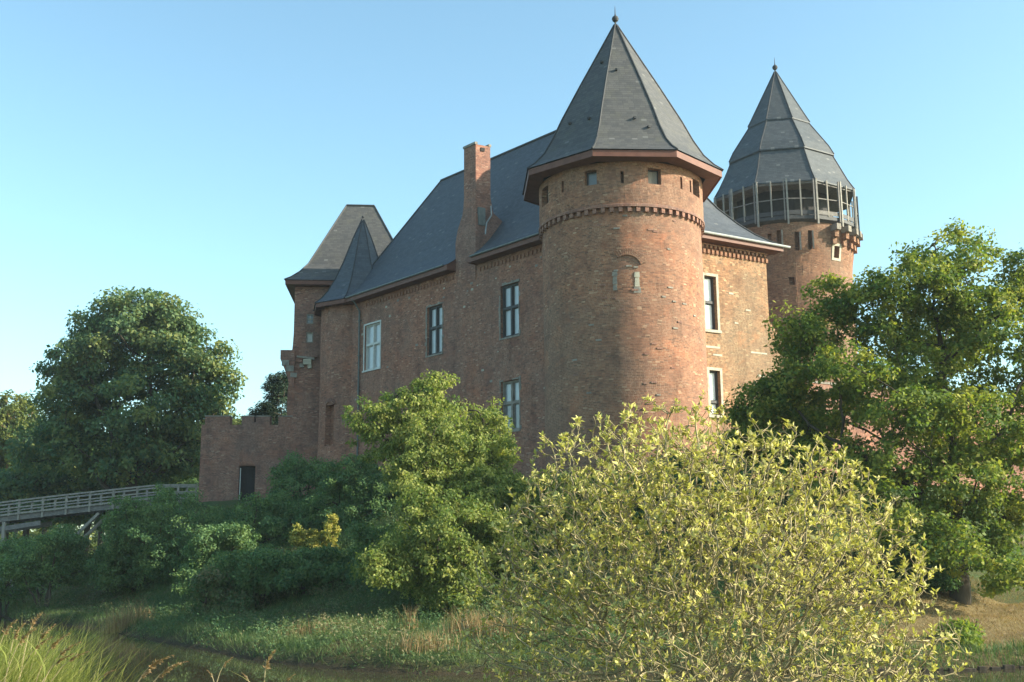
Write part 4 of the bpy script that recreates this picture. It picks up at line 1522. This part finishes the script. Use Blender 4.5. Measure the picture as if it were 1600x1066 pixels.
LF = {
    'chestnut': leaf_mat('chestnut_leaf', (0.06, 0.125, 0.068), (0.11, 0.175, 0.078), (0.20, 0.22, 0.07), .32),
    'oak': leaf_mat('oak_leaf', (0.08, 0.14, 0.038), (0.17, 0.22, 0.048), (0.34, 0.33, 0.07), .42),
    'locust': leaf_mat('locust_leaf', (0.10, 0.16, 0.045), (0.21, 0.25, 0.07), (0.38, 0.38, 0.12), .42),
    'shrub': leaf_mat('shrub_leaf', (0.068, 0.140, 0.062), (0.115, 0.20, 0.082), (0.18, 0.255, 0.09), .34),
    'weed': leaf_mat('bank_weed_leaf', (0.065, 0.13, 0.058), (0.12, 0.175, 0.075), (0.20, 0.17, 0.095), .3),
    'yew': leaf_mat('yew_leaf', (0.014, 0.030, 0.018), (0.024, 0.046, 0.024), (0.038, 0.065, 0.03), .1),
    'far': leaf_mat('far_leaf', (0.06, 0.09, 0.025), (0.12, 0.15, 0.04), (0.20, 0.21, 0.055), .38),
    'pale': leaf_mat('pale_shrub_leaf', (0.30, 0.29, 0.075), (0.50, 0.46, 0.15), (0.70, 0.62, 0.28), .28, .5),
    'yellow': leaf_mat('yellow_shrub_leaf', (0.08, 0.13, 0.035), (0.34, 0.31, 0.07), (0.54, 0.47, 0.13), .32),
    'grass': leaf_mat('bank_grass_blade', (0.06, 0.115, 0.042), (0.125, 0.175, 0.065), (0.21, 0.185, 0.095), .28),
    'fore_grass': leaf_mat('tall_grass_blade', (0.12, 0.16, 0.035), (0.24, 0.26, 0.07), (0.40, 0.35, 0.16), .38),
    'dry': leaf_mat('dry_grass_blade', (0.16, 0.10, 0.05), (0.29, 0.19, 0.10), (0.42, 0.31, 0.18), .3),
}

# big chestnut behind the bridge
YC = 97.0
tree('chestnut_tree', 'big domed dark green tree rising behind the footbridge', 'tree', (at(205, 800, YC)[0], YC, 2.9),
     px_blobs([(215, 535, 105, 80, 0), (140, 580, 80, 55, -1), (110, 620, 52, 70, 0), (295, 560, 62, 70, 0), (325, 600, 44, 60, 0), (215, 500, 80, 45, 0), (215, 640, 140, 80, 0), (160, 520, 50, 45, 1), (265, 515, 48, 45, -1), (300, 650, 62, 60, 1), (120, 690, 65, 50, 0), (215, 710, 105, 50, 0), (300, 710, 50, 45, 1), (60, 700, 40, 50, 2)], YC),
     720, 100, 1.15, .36, LF['chestnut'], trunk_r=.6, fork=5.0, step=1.0, lo_=.45, tip=.03, aspect=.6, hang=.4)

# trees at the left edge and under the chestnut
far_specs = [
    ('pine_tree', 'sunlit yellow green tree with reddish trunk at the left edge', 20, 668, 42, 58, 132, 'far', 'bark_red', 400, .8),
    ('broadleaf_tree', 'dim green bushy tree left of the big domed tree, behind the bridge rail', 78, 705, 46, 52, 118, 'chestnut', 'bark', 320, .9),
    ('broadleaf_tree', 'shadowed dark green tree directly behind the highest part of the footbridge', 270, 705, 60, 45, 112, 'chestnut', 'bark', 320, .9),
    ('broadleaf_tree', 'low dark tree below the middle of the big domed crown', 165, 715, 62, 40, 114, 'shrub', 'bark', 320, .9),
    ('broadleaf_tree', 'shaded bush mass behind the left half of the footbridge', 45, 765, 60, 42, 104, 'chestnut', 'bark', 330, .9),
    ('broadleaf_tree', 'shaded bush mass behind the middle of the footbridge', 140, 765, 60, 42, 106, 'chestnut', 'bark', 330, .9),
    ('broadleaf_tree', 'shaded bush mass behind the upper end of the footbridge', 245, 755, 60, 40, 105, 'shrub', 'bark', 330, .9),
    ('far_tree', 'sunlit low hedge seen far off through the gap under the footbridge', 85, 850, 125, 26, 150, 'far', 'bark', 260, .9),
    ('far_tree', 'pale green small tree peeping between the big tree and the curtain wall', 372, 690, 34, 45, 150, 'far', 'bark', 200, 1.0),
    ('far_tree', 'yellow green low tree at the left edge beneath the footbridge railing', 14, 775, 30, 28, 105, 'far', 'bark', 120, .8),
]
for (nm, lab, x, y, rx, ry, Y, lf, bk, nc, cr) in far_specs:
    tree(nm, lab, 'tree', (at(x, y, Y)[0], Y, 2.8), px_blobs([(x, y, rx, ry, 0), (x - rx * .5, y + ry * .6, rx * .7, ry * .75, 1), (x + rx * .5, y + ry * .6, rx * .7, ry * .75, -1)], Y), nc, 55, cr, .36, LF[lf], bk,
         trunk_r=.3, fork=3.5, step=1.0, group='background trees at the left', tip=.03)
# conifer behind the curtain wall
YY = 100
tree('yew_tree', 'very dark conifer standing behind the notched curtain wall', 'tree', (at(436, 760, YY)[0], YY, 4.5),
     px_blobs([(440, 640, 28, 60, 0), (432, 605, 18, 26, 0), (418, 650, 22, 30, 0), (400, 662, 24, 24, 0), (450, 600, 14, 26, 0)], YY), 300, 60, .55, .28, LF['yew'], trunk_r=.3, fork=3, step=.7, tip=.03, aspect=.3, group=None)
# far wood that closes the horizon
n = 1300
fx = rng.uniform(-330, 330, n)
fy_ = 235 + rng.uniform(0, 60, n) + .0006 * fx ** 2 * 0
cen = np.stack([fx, fy_, 2.9 + rng.uniform(0, 1, n) ** .7 * (15 + 4.5 * np.sin(fx * .05) + 2 * np.sin(fx * .17))], 1)
P, ax, nrm, L, W, tn = clumps_to_leaves(cen, unit(rng.normal(size=(n, 3))), 30, 3.4, .8, 1.8, .7, np.clip(rng.normal(.45, .2, n), 0, 1), .15)
wood = link('distant_wood', leaves_mesh('distant_wood', P, ax, nrm, L, W, tn), LF['far'], kind='stuff')
tag(wood, 'distant line of trees closing the view beyond the castle', 'wood')

# oak at the right
YO = 44.0
tree('oak_tree', 'large spreading oak with dark limbs in front of the keep at right', 'tree', (at(1500, 930, YO)[0], YO, float(ground_z(at(1500, 930, YO)[0], YO))),
     px_blobs([(1480, 400, 75, 52, 0), (1420, 440, 75, 50, -1), (1560, 430, 80, 55, 0), (1640, 450, 90, 75, 1), (1345, 480, 62, 44, 0), (1290, 515, 58, 36, 1), (1255, 545, 52, 34, 0), (1440, 520, 85, 40, 2), (1560, 530, 90, 45, -1),
               (1330, 570, 75, 38, -2), (1235, 590, 48, 26, 0), (1200, 625, 60, 34, 1), (1290, 640, 85, 42, 2), (1180, 655, 48, 26, 2), (1420, 640, 85, 42, -2.5), (1540, 660, 90, 60, -2), (1650, 640, 90, 80, 0), (1380, 720, 95, 48, -1), (1500, 760, 90, 62, -2),
               (1600, 760, 80, 80, -1), (1560, 845, 62, 36, -1.5), (1440, 820, 60, 50, 0), (1480, 880, 46, 32, 1.2), (1700, 560, 90, 120, 1), (1720, 760, 90, 90, 0), (1400, 870, 50, 40, 3), (1310, 740, 80, 50, -1), (1390, 800, 70, 50, -3), (1250, 700, 60, 40, 1), (1560, 895, 80, 26, -3), (1490, 850, 60, 40, -3.5), (1300, 460, 40, 26, 1), (1380, 530, 60, 40, 0), (1500, 600, 70, 30, 2), (1240, 510, 40, 26, -1), (1460, 470, 60, 40, 0), (1530, 480, 60, 40, -1), (1590, 590, 50, 30, 1), (1440, 580, 60, 36, -1), (1380, 600, 80, 60, 5.5), (1480, 520, 80, 60, 6), (1500, 680, 90, 70, 6)], YO),  # deepest clumps at the end are added, unseen, to keep sun off the shrubs
     1750, 78, .54, .17, LF['oak'], trunk_r=.42, fork=3.2, step=.5, lo_=.5, tip=.012, hang=.1, aspect=.6)

# pale green tree before the long facade
YM = 48.0
tree('locust_tree', 'feathery light green tree standing in front of the long hall', 'tree', (at(690, 900, YM)[0], YM, float(ground_z(at(690, 900, YM)[0], YM))),
     px_blobs([(662, 618, 38, 34, 0), (690, 600, 25, 22, 0), (640, 640, 60, 40, 0), (575, 655, 45, 32, -1), (600, 690, 50, 34, 0), (710, 655, 62, 36, 1), (760, 655, 42, 34, 0), (690, 690, 80, 45, -1), (650, 745, 52, 45, -2), (740, 760, 60, 50, -1.5), (700, 720, 90, 50, 0),
               (770, 800, 50, 55, -1.5), (700, 830, 72, 55, -2.2), (755, 700, 50, 40, 1), (780, 710, 35, 50, 0), (640, 700, 50, 50, -1), (730, 790, 70, 55, -2)], YM),
     1150, 62, .36, .145, LF['locust'], trunk_r=.22, fork=2.6, step=.45, lo_=.45, tip=.01, hang=.55, aspect=.5, stems=2)

shrubs = [
    ('shrub', 'dark green shrub beneath the left end of the footbridge', 74, 876, 62, 52, 63, 'shrub', 330, 110),
    ('shrub', 'tall dark shrub covering the right end of the footbridge', 275, 840, 100, 86, 62, 'shrub', 560, 120),
    ('shrub', 'dense green shrub below the dark doorway in the curtain wall', 408, 834, 84, 72, 61, 'shrub', 480, 120),
    ('shrub', 'shadowed green shrub beside the yellow leaved shrub at the turret foot', 545, 800, 84, 88, 60, 'shrub', 500, 120),
    ('shrub', 'low dark shrub at the far left beside the moat', 10, 905, 50, 34, 66, 'shrub', 160, 100),
    ('shrub', 'trailing dark green shrub hanging under the pale feathery tree', 695, 855, 110, 105, 44, 'locust', 640, 120),
    ('shrub', 'shaded green bush spilling down the bank below the turret', 595, 890, 70, 80, 50, 'shrub', 460, 120),
    ('shrub', 'round grey green bush low on the grassy bank above the water', 345, 930, 50, 44, 50, 'weed', 220, 90),
    ('shrub', 'dark bush in the shade under the oak at the slope top', 1425, 895, 60, 56, 45, 'shrub', 300, 110),
    ('shrub', 'green shrub between the pale foreground shrub and the round tower', 1215, 680, 95, 72, 50, 'oak', 460, 110),
    ('shrub', 'leafy shrub behind the left side of the pale foreground shrub', 845, 815, 70, 85, 47, 'locust', 420, 110),
    ('shrub', 'small bright bush right of the pale shrub on the waterline', 1500, 1012, 24, 20, 35, 'oak', 90, 60),
    ('shrub', 'dark bush filling the bank just right of the brace of the footbridge', 208, 866, 60, 52, 64, 'shrub', 330, 110),
    ('shrub', 'lowest dark bush left of the round grey green bush', 225, 885, 80, 44, 63, 'shrub', 330, 110),
    ('shrub', 'low spreading dark bush right of the round grey green bush', 400, 892, 70, 32, 50.5, 'shrub', 260, 110),
    ('shrub', 'dark bush on the mound just behind the shrub under the left end of the footbridge', 58, 872, 56, 40, 69, 'shrub', 300, 110),
    ('shrub', 'broad shaded bush at the foot of the hall wall, left of the feathery tree', 480, 770, 75, 60, 66, 'shrub', 360, 110),
    ('shrub', 'dark bush under the feathery tree, close behind the yellow leaved shrub', 620, 800, 85, 70, 59, 'shrub', 460, 110),
    ('shrub', 'low bush between the two dark shrubs below the doorway', 335, 868, 62, 58, 57, 'shrub', 330, 110),
    ('shrub', 'low dark bush trailing to the grass under the yellow leaved shrub', 480, 890, 70, 34, 50, 'shrub', 260, 110),
    ('shrub', 'green bush at the tower foot, half hidden by pale twigs', 930, 785, 95, 50, 49, 'locust', 420, 110),
    ('shrub', 'leafy bush hidden low behind the pale foreground shrub', 1080, 800, 150, 95, 47, 'shrub', 300, 110),
]
for (nm, lab, x, y, rx, ry, Y, lf, nc, nl) in shrubs:
    bs = [(x, y, rx * .8, ry * .85, 0)]
    for _ in range(15):
        a = rnd.uniform(0, 2 * math.pi)
        f = rnd.uniform(.6, 1.02)
        bs.append((x + rx * f * math.cos(a), y + ry * .82 * f * math.sin(a), rx * rnd.uniform(.14, .34), ry * rnd.uniform(.18, .36), rnd.uniform(-1.5, 1.0)))
    bx_, = (at(x, y, Y)[0],)
    tree(nm, lab, 'shrub', (bx_, Y, float(ground_z(bx_, Y))), px_blobs(bs, Y), nc, int(nl * .70), .42, .13, LF[lf], 'bark', trunk_r=.09, fork=.6, step=.35, group='shrubs along the moat bank', aspect=.55, stems=4, tip=.008, bushy=True, lo_=.5, hang=.35, up=.5)
x, y, Y = 498, 842, 55
bx_ = at(x, y, Y)[0]
tree('flowering_shrub', 'yellow leaved shrub catching the sun below the turret', 'shrub', (bx_, Y, float(ground_z(bx_, Y))), px_blobs([(478, 842, 22, 14, 0), (503, 852, 26, 20, 0), (519, 828, 8, 26, -.5), (463, 830, 10, 8, 0)], Y), 150, 50, .22, .12, LF['yellow'], 'bark', trunk_r=.05, fork=.6, step=.3, stems=4, tip=.008, bushy=True)

# ------------------------------------------------------------------ the pale shrub in the foreground
YF = 13.6
fgb = np.array([at(1105, 900, YF)[0], YF, float(ground_z(at(1105, 900, YF)[0], YF))])
fg = empty('pale_shrub', fgb, 'wide pale yellow green shrub of bare forking branches in the foreground', 'shrub')
cc = np.array([fgb[0] - .0, YF, 1.95])
na = 6000
d = unit(rng.normal(size=(na, 3)))
d[:, 2] = np.where(d[:, 2] < -.25, -d[:, 2], d[:, 2])
rr = rng.uniform(0, 1, na) ** .55
sc_ = np.array([2.80, 2.2, 2.96])
lump = 1 + .05 * np.sin(d[:, 0] * 6 + 1) * np.cos(d[:, 2] * 5 + d[:, 1] * 3) + .05 * np.sin(d[:, 1] * 11 + d[:, 2] * 9)
at_ = cc + d * sc_ * (rr * .82 + .20)[:, None] * lump[:, None]
at_[:, 0] += -.10 * (at_[:, 2] - 2.2)
at_ = at_[(at_[:, 2] > 1.35)]
nodes, par = [], []
for s_ in range(17):
    a = 2 * math.pi * s_ / 17 + rnd.uniform(-.15, .15)
    tilt = rnd.uniform(.15, 1.15)
    dd = np.array([math.cos(a) * math.sin(tilt), math.sin(a) * math.sin(tilt), math.cos(tilt)])
    q = fgb + np.array([math.cos(a) * .25, math.sin(a) * .25, -.1])
    nodes.append(q)
    par.append(-1)
    for i in range(rnd.randint(4, 7)):
        q = q + dd * .16 + np.array([rnd.gauss(0, .02), rnd.gauss(0, .02), .015])
        nodes.append(q)
        par.append(len(nodes) - 2)
NA, PA = colonize(at_, nodes, par, .095, .095, 130, .17)
# short side twigs on the thinner branches
_, rad0 = skeleton_mesh('twig_radii', NA, PA, .0042, .034, 5, 2.1)
cand = np.where((rad0 < .011) & (PA >= 0) & (rng.uniform(size=len(NA)) < .75))[0]
nN, nP = [NA], [PA]
cnt = len(NA)
dirc = unit(NA[cand] - NA[PA[cand]])
prev, pos_ = cand, NA[cand]
dirc = unit(dirc * .6 + rng.normal(0, .6, (len(cand), 3)) + np.array([0, 0, .35]))
for s_ in range(2):
    pos_ = pos_ + dirc * rng.uniform(.04, .085, (len(cand), 1))
    nN.append(pos_)
    nP.append(prev)
    prev = cnt + np.arange(len(cand))
    cnt += len(cand)
    dirc = unit(dirc + rng.normal(0, .2, dirc.shape) + np.array([0, 0, .2]))
NA, PA = np.vstack(nN), np.concatenate(nP)
me, rad = skeleton_mesh('branches', NA, PA, .0046, .034, 4, 2.1)
link('branches', me, M['bark_light'], fg)
child = np.zeros(len(NA), int)
np.add.at(child, PA[PA >= 0], 1)
tips = np.where((child == 0) & (np.arange(len(NA)) > 20))[0]
side = np.where((child == 1) & (rad < .0075) & (rng.uniform(size=len(NA)) < .10))[0]
sel = np.concatenate([tips, side])
hz = (NA[sel, 2] - fgb[2]) / 4.0
rel = np.linalg.norm((NA[sel] - cc) / sc_, axis=1)
cl = .62 + .38 * np.sin(NA[sel, 0] * 3.1 + 2 * np.sin(NA[sel, 2] * 2.3)) * np.cos(NA[sel, 1] * 2.7 + NA[sel, 2] * 3.3)
keepm = rng.uniform(size=len(sel)) < np.clip(cl * 1.5, .3, 1) * np.clip(.22 + .78 * smooth((rel - .35) / .4), 0, 1) * np.clip(.14 + hz * 1.4, .14, 1)
sel = sel[keepm]
along = np.where((rad < .0062) & (PA >= 0) & (np.linalg.norm((NA - cc) / sc_, axis=1) > .62) & (rng.uniform(size=len(NA)) < .26))[0]
sel = np.concatenate([sel, along])
bd = unit(NA[sel] - NA[PA[sel]] + np.array([0, 0, .06]))
few = np.arange(len(sel)) >= len(sel) - len(along)
k = np.repeat(np.arange(len(sel)), np.where(few, rng.integers(2, 4, len(sel)), rng.integers(5, 9, len(sel))))
n = len(k)
ref = unit(np.cross(bd[k], rng.normal(size=(n, 3))))
open_ = rng.uniform(.35, 1.25, n)[:, None]
ax = unit(bd[k] * np.cos(open_) + ref * np.sin(open_) + np.array([0, 0, .1]))
nrm = unit(bd[k] - ax * np.sum(bd[k] * ax, axis=1)[:, None] + rng.normal(0, .25, (n, 3)))
L = .03 + .06 * rng.uniform(0, 1, n) ** 1.3 + .02 * (rng.uniform(size=n) < .15)
P = NA[sel][k] - bd[k] * rng.uniform(0, .05, n)[:, None]
ct = np.clip(rng.normal(.55, .18, len(sel)), 0, 1)[k]
link('leaves', leaves_mesh('leaves', P, ax, nrm, L, L * rng.uniform(.34, .48, n), np.clip(ct + rng.normal(0, .14, n), 0, 1), .2, .12), LF['pale'], fg)


# ------------------------------------------------------------------ grasses
def blades(name, base, h, w, lean, tint, mat, label=None, cat=None, parent=None, kind='stuff', segs=2):
    """curved grass blades: base points, heights, widths, horizontal lean vectors"""
    n = len(base)
    side = unit(np.cross(np.concatenate([lean, np.zeros((n, 1))], 1) + rng.normal(0, .3, (n, 3)) * np.array([1, 1, 0]), np.array([0, 0, 1.0])))
    V, ts = [], np.linspace(0, 1, segs + 1)
    for t in ts:
        c = base + np.concatenate([lean, np.zeros((n, 1))], 1) * (t ** 1.8)[..., None] * h[:, None] + np.array([0, 0, 1.0]) * (h * (t - .18 * t * t))[:, None]
        ww = (w * (1 - t) + .0006)[:, None]
        V.append(c - side * ww / 2)
        V.append(c + side * ww / 2)
    V = np.stack(V, 1)
    m_ = 2 * (segs + 1)
    off = np.arange(n)[:, None] * m_
    Fq = np.concatenate([np.stack([off[:, 0] + 2 * s, off[:, 0] + 2 * s + 1, off[:, 0] + 2 * s + 3, off[:, 0] + 2 * s + 2], 1) for s in range(segs)])
    o = link(name, raw_mesh(name, V.reshape(-1, 3), Fq, np.tile(tint, segs)), mat, parent, kind)
    if label:
        tag(o, label, cat)
    return o


def scatter(n, x0, x1, y0, y1, cond):
    x, y = rng.uniform(x0, x1, n), rng.uniform(y0, y1, n)
    ok = cond(x, y)
    return x[ok], y[ok]


# the bank: rough grass, taller along the waterline and in patches
x, y = scatter(260000, -42, 10, 31, 78, lambda a, c: (shore_d(a, c) > .05) & (shore_d(a, c) < 17) & (np.abs(a) < c * .5 + 3))
d_ = shore_d(x, y)
patch = .5 + .5 * np.sin(x * .8 + 2 * np.sin(y * .6)) * np.cos(y * .7 - x * .3)
h = rng.uniform(.08, .22, len(x)) * (1 + .9 * patch) * np.where(d_ < 1.0, 1.2, 1)
h *= np.where(rng.uniform(size=len(x)) < .04, 1.9, 1)
tint = np.clip(.38 + .35 * (patch - .5) + rng.normal(0, .18, len(x)), 0, 1)
blades('bank_grass', np.stack([x, y, ground_z(x, y) - .02], 1), h, rng.uniform(.012, .03, len(x)), rng.normal(0, .6, (len(x), 2)), tint, LF['grass'], 'rough green grass covering the far bank of the moat', 'grass', segs=1)
# broad-leaved herbs among the grass
x, y = scatter(15000, -40, 12, 31, 74, lambda a, c: (shore_d(a, c) > -.1) & (shore_d(a, c) < 15) & (np.sin(a * .9 + 1) * np.sin(c * .73 + a * .2) > -.35))
cen = np.stack([x, y, ground_z(x, y) + rng.uniform(.05, .45, len(x))], 1)
P, ax, nrm, L, W, tn = clumps_to_leaves(cen, np.tile([0, 0, 1.0], (len(x), 1)), 16, .30, .7, .10, .45, np.clip(.45 + .25 * np.sin(x * .7 + y * .3) + rng.normal(0, .15, len(x)), 0, 1), .15)
o = link('bank_herbs', leaves_mesh('bank_herbs', P, ax, nrm, L, W, tn), LF['weed'], kind='stuff')
tag(o, 'leafy green weeds growing through the bank grass', 'weeds')
# mown dry slope at the right and its fringe
x, y = scatter(70000, 8, 26, 32, 48, lambda a, c: shore_d(a, c) > .9)
blades('dry_slope_grass', np.stack([x, y, ground_z(x, y) - .02], 1), rng.uniform(.05, .16, len(x)), rng.uniform(.012, .03, len(x)), rng.normal(0, .6, (len(x), 2)), np.clip(rng.normal(.5, .22, len(x)), 0, 1), LF['dry'], 'short dry straw coloured grass on the slope under the oak', 'grass', segs=1)
x, y = scatter(40000, 8, 26, 31, 40, lambda a, c: (shore_d(a, c) > .0) & (shore_d(a, c) < 1.3))
blades('waterside_grass', np.stack([x, y, ground_z(x, y) - .02], 1), rng.uniform(.15, .45, len(x)), rng.uniform(.015, .035, len(x)), rng.normal(0, .3, (len(x), 2)), np.clip(rng.normal(.35, .2, len(x)), 0, 1), LF['grass'], 'dark grass fringe on the waterline at right', 'grass')
# dry tufts
tuft_specs = [('dry_grass_tuft', 'straw coloured tuft of dry grass by the left moat bank', 190, 955, 51, 1.5, .55, 420),
              ('dry_grass_tuft', 'small pale tuft of dry grass beside the larger left tuft', 226, 938, 53, .8, .2, 110),
              ('dry_grass_tuft', 'reddish brown dry reed tuft left of the pale shrub', 740, 1000, 37, 1.2, .45, 420),
              ('dry_grass_tuft', 'brown dry reed tuft just behind the pale shrub branches', 790, 1005, 36.5, 1.0, .5, 360),
              ('dry_grass_tuft', 'short pale dry tuft at the water below the feathery tree', 665, 1035, 34, .8, .5, 260),
              ('dry_grass_tuft', 'low straw tuft among the bank weeds above the water', 480, 985, 40, .6, .5, 200),
              ('dry_grass_tuft', 'thin upright dry stalks on the bank under the trailing shrub', 640, 985, 40, 1.0, .12, 60)]
for (nm, lab, px, py, Y, hh, wd, n) in tuft_specs:
    q = at(px, py, Y)
    x, y = q[0] + rng.normal(0, wd, n), Y + rng.normal(0, wd * .7, n)
    t = empty(nm, (q[0], Y, float(ground_z(q[0], Y))), lab, 'dry grass', 'dry grass tufts on the bank')
    blades('blades', np.stack([x, y, ground_z(x, y) - .02], 1), hh * rng.uniform(.5, 1.15, n), rng.uniform(.012, .03, n), rng.normal(0, .22, (n, 2)), np.clip(rng.normal(.5, .25, n), 0, 1), LF['dry'], parent=t)

# tall grass on the near bank, bottom left
n = 13000
x, y = rng.normal(-4.15, .30, n), rng.normal(8.2, .8, n)
gz = ground_z(x, y)
hf = np.clip(1.42 - np.maximum(x + 3.6, 0) * .75, .45, 1.5)
blades('tall_grass', np.stack([x, y, gz - .02], 1), hf * rng.uniform(.65, 1.08, n), rng.uniform(.008, .017, n), np.stack([rng.normal(.06, .27, n), rng.normal(0, .27, n)], 1), np.clip(rng.normal(.42, .22, n), 0, 1), LF['fore_grass'], 'tall sunlit yellow green grass at the near edge, bottom left', 'grass', segs=4)
n = 3800
x, y = rng.uniform(-3.4, 1.2, n), rng.normal(8.3, .6, n)
blades('low_grass', np.stack([x, y, ground_z(x, y) - .02], 1), rng.uniform(.4, .82, n), rng.uniform(.006, .012, n), rng.normal(.05, .25, (n, 2)), np.clip(rng.normal(.45, .22, n), 0, 1), LF['fore_grass'], 'lower grass on the near bank along the bottom edge', 'grass', segs=3)


def reed(px, py, Y, bend, label, plume=.2, nleaf=2):
    """a reed: arched stalk, drooping seed plume, blades; (px, py) is the top of the stalk in the photograph"""
    top = at(px, py, Y)
    bx = top[0] - bend
    bz = float(ground_z(bx, Y))
    t = empty('reed', (bx, Y, bz), label, 'reed', 'reeds on the near bank')
    hgt = top[2] - bz
    pts = [np.array([bx + bend * (f ** 2.2), Y, bz + hgt * (1 - (1 - f) ** 1.25)]) for f in np.linspace(0, 1, 9)]
    MB().tube(pts, [.006 * (1 - .6 * i / 8) for i in range(9)], 5).build('stem', M['bark_light'], t, smooth=True)
    n = 130
    f = rng.uniform(.0, 1, n)
    d0 = unit(pts[-1] - pts[-2])
    drift = np.array([np.sign(bend) * .7, 0, -.25])
    C = pts[-1] - d0 * plume * .5 + (d0[None] * f[:, None] + drift[None] * (f ** 2)[:, None] * .5) * plume
    axx = unit(d0[None] * .8 + rng.normal(0, .5, (n, 3)) + np.array([np.sign(bend) * .4, 0, -.35]))
    Lp = plume * rng.uniform(.12, .3, n) * (1.1 - f * .6)
    link('plume', leaves_mesh('plume', C, axx, rng.normal(size=(n, 3)), Lp, Lp * .22, np.clip(rng.normal(.5, .2, n), 0, 1)), LF['dry'], t)
    for i in range(nleaf):
        k0 = rnd.randint(3, 6)
        s_ = rnd.choice((-1, 1))
        blades('blade', pts[k0][None], np.array([rnd.uniform(.25, .45)]), np.array([.016]), np.array([[s_ * rnd.uniform(.7, 1.3), rnd.uniform(-.3, .3)]]), np.array([rnd.uniform(.3, .8)]), LF['fore_grass'], parent=t, kind=None, segs=5)


for a in [(52, 968, 8.2, .10, 'tallest arching reed above the tall grass, leaning right', .12), (88, 1000, 8.3, .22, 'reed with drooping plume at the right edge of the tall grass', .14), (104, 1012, 8.0, .28, 'lowest of the reeds leaning out of the tall grass over the water', .14),
          (70, 986, 8.5, .16, 'slim reed between the tallest reed and its drooping neighbour', .13), (25, 985, 8.1, .08, 'upright reed at the left edge of the tall grass', .12),
          (243, 1033, 8.4, .30, 'arched reed with feathery plume over the brown water, second clump', .17), (258, 1046, 8.2, .24, 'lower plume beside the arched reed in the second clump', .15), (168, 1050, 8.6, .34, 'thin reed lying almost flat over the water between two clumps', .08),
          (12, 978, 8.4, .14, 'leftmost reed rising from the tall grass', .12), (38, 992, 7.9, .2, 'short leaning reed among the tall grass, below the tallest reed', .13), (62, 1004, 8.1, .25, 'low straw coloured reed in the middle of the tall grass', .12), (96, 1028, 8.2, .3, 'reed bowed right over at the foot of the tall grass', .12), (118, 1024, 8.1, .36, 'outermost reed of the tall grass, reaching over the water', .12),
          (228, 1050, 8.1, .2, 'short straw reed left of the arched reed', .1), (272, 1038, 8.5, .4, 'widest arching reed of the second clump', .13), (385, 1056, 8.2, -.12, 'small bent reed between the hooked reed and the pinkish plume', .06),
          (352, 1034, 8.3, .14, 'hooked reed with dark curled seed head near the bottom edge', .09), (416, 1030, 8.2, .02, 'upright reed with pinkish plume rising at the bottom edge', .15), (330, 1052, 8.4, -.1, 'short green reed leaning left beside the hooked reed', .06), (452, 1058, 8.3, .16, 'rightmost reed tip just showing at the bottom edge', .07)]:
    reed(*a)

# timber edging of the moat at the right
ed = empty('bank_edging', (14.2, 32.5, 0), 'row of low dark timber posts edging the moat at right', 'edging')
xs = np.arange(9.5, 20, .42)
for i, q in enumerate(xs):
    yy = float(np.interp(q, SX, SY)) - .12
    MB().box((q, yy, -.1 + rnd.uniform(-.05, .02)), (1, 0, 0), (0, 1, 0), (0, 0, 1), rnd.uniform(.12, .4), .14, .38).build('pile', M['bark'], ed)

# ------------------------------------------------------------------ the air
hb = MB().box((0, 60, 21), (1, 0, 0), (0, 1, 0), (0, 0, 1), 1400, 1400, 48)
hm = bpy.data.materials.new('air')
hm.use_nodes = True
hn = hm.node_tree
hn.nodes.clear()
ho = hn.nodes.new('ShaderNodeOutputMaterial')
pv = hn.nodes.new('ShaderNodeVolumePrincipled')
pv.inputs['Color'].default_value = (0.82, 0.92, 1.0, 1)
pv.inputs['Density'].default_value = 0.00024
pv.inputs['Anisotropy'].default_value = 0.2
hn.links.new(pv.outputs[0], ho.inputs['Volume'])
link('haze', hb.mesh('haze'), hm, kind='stuff')
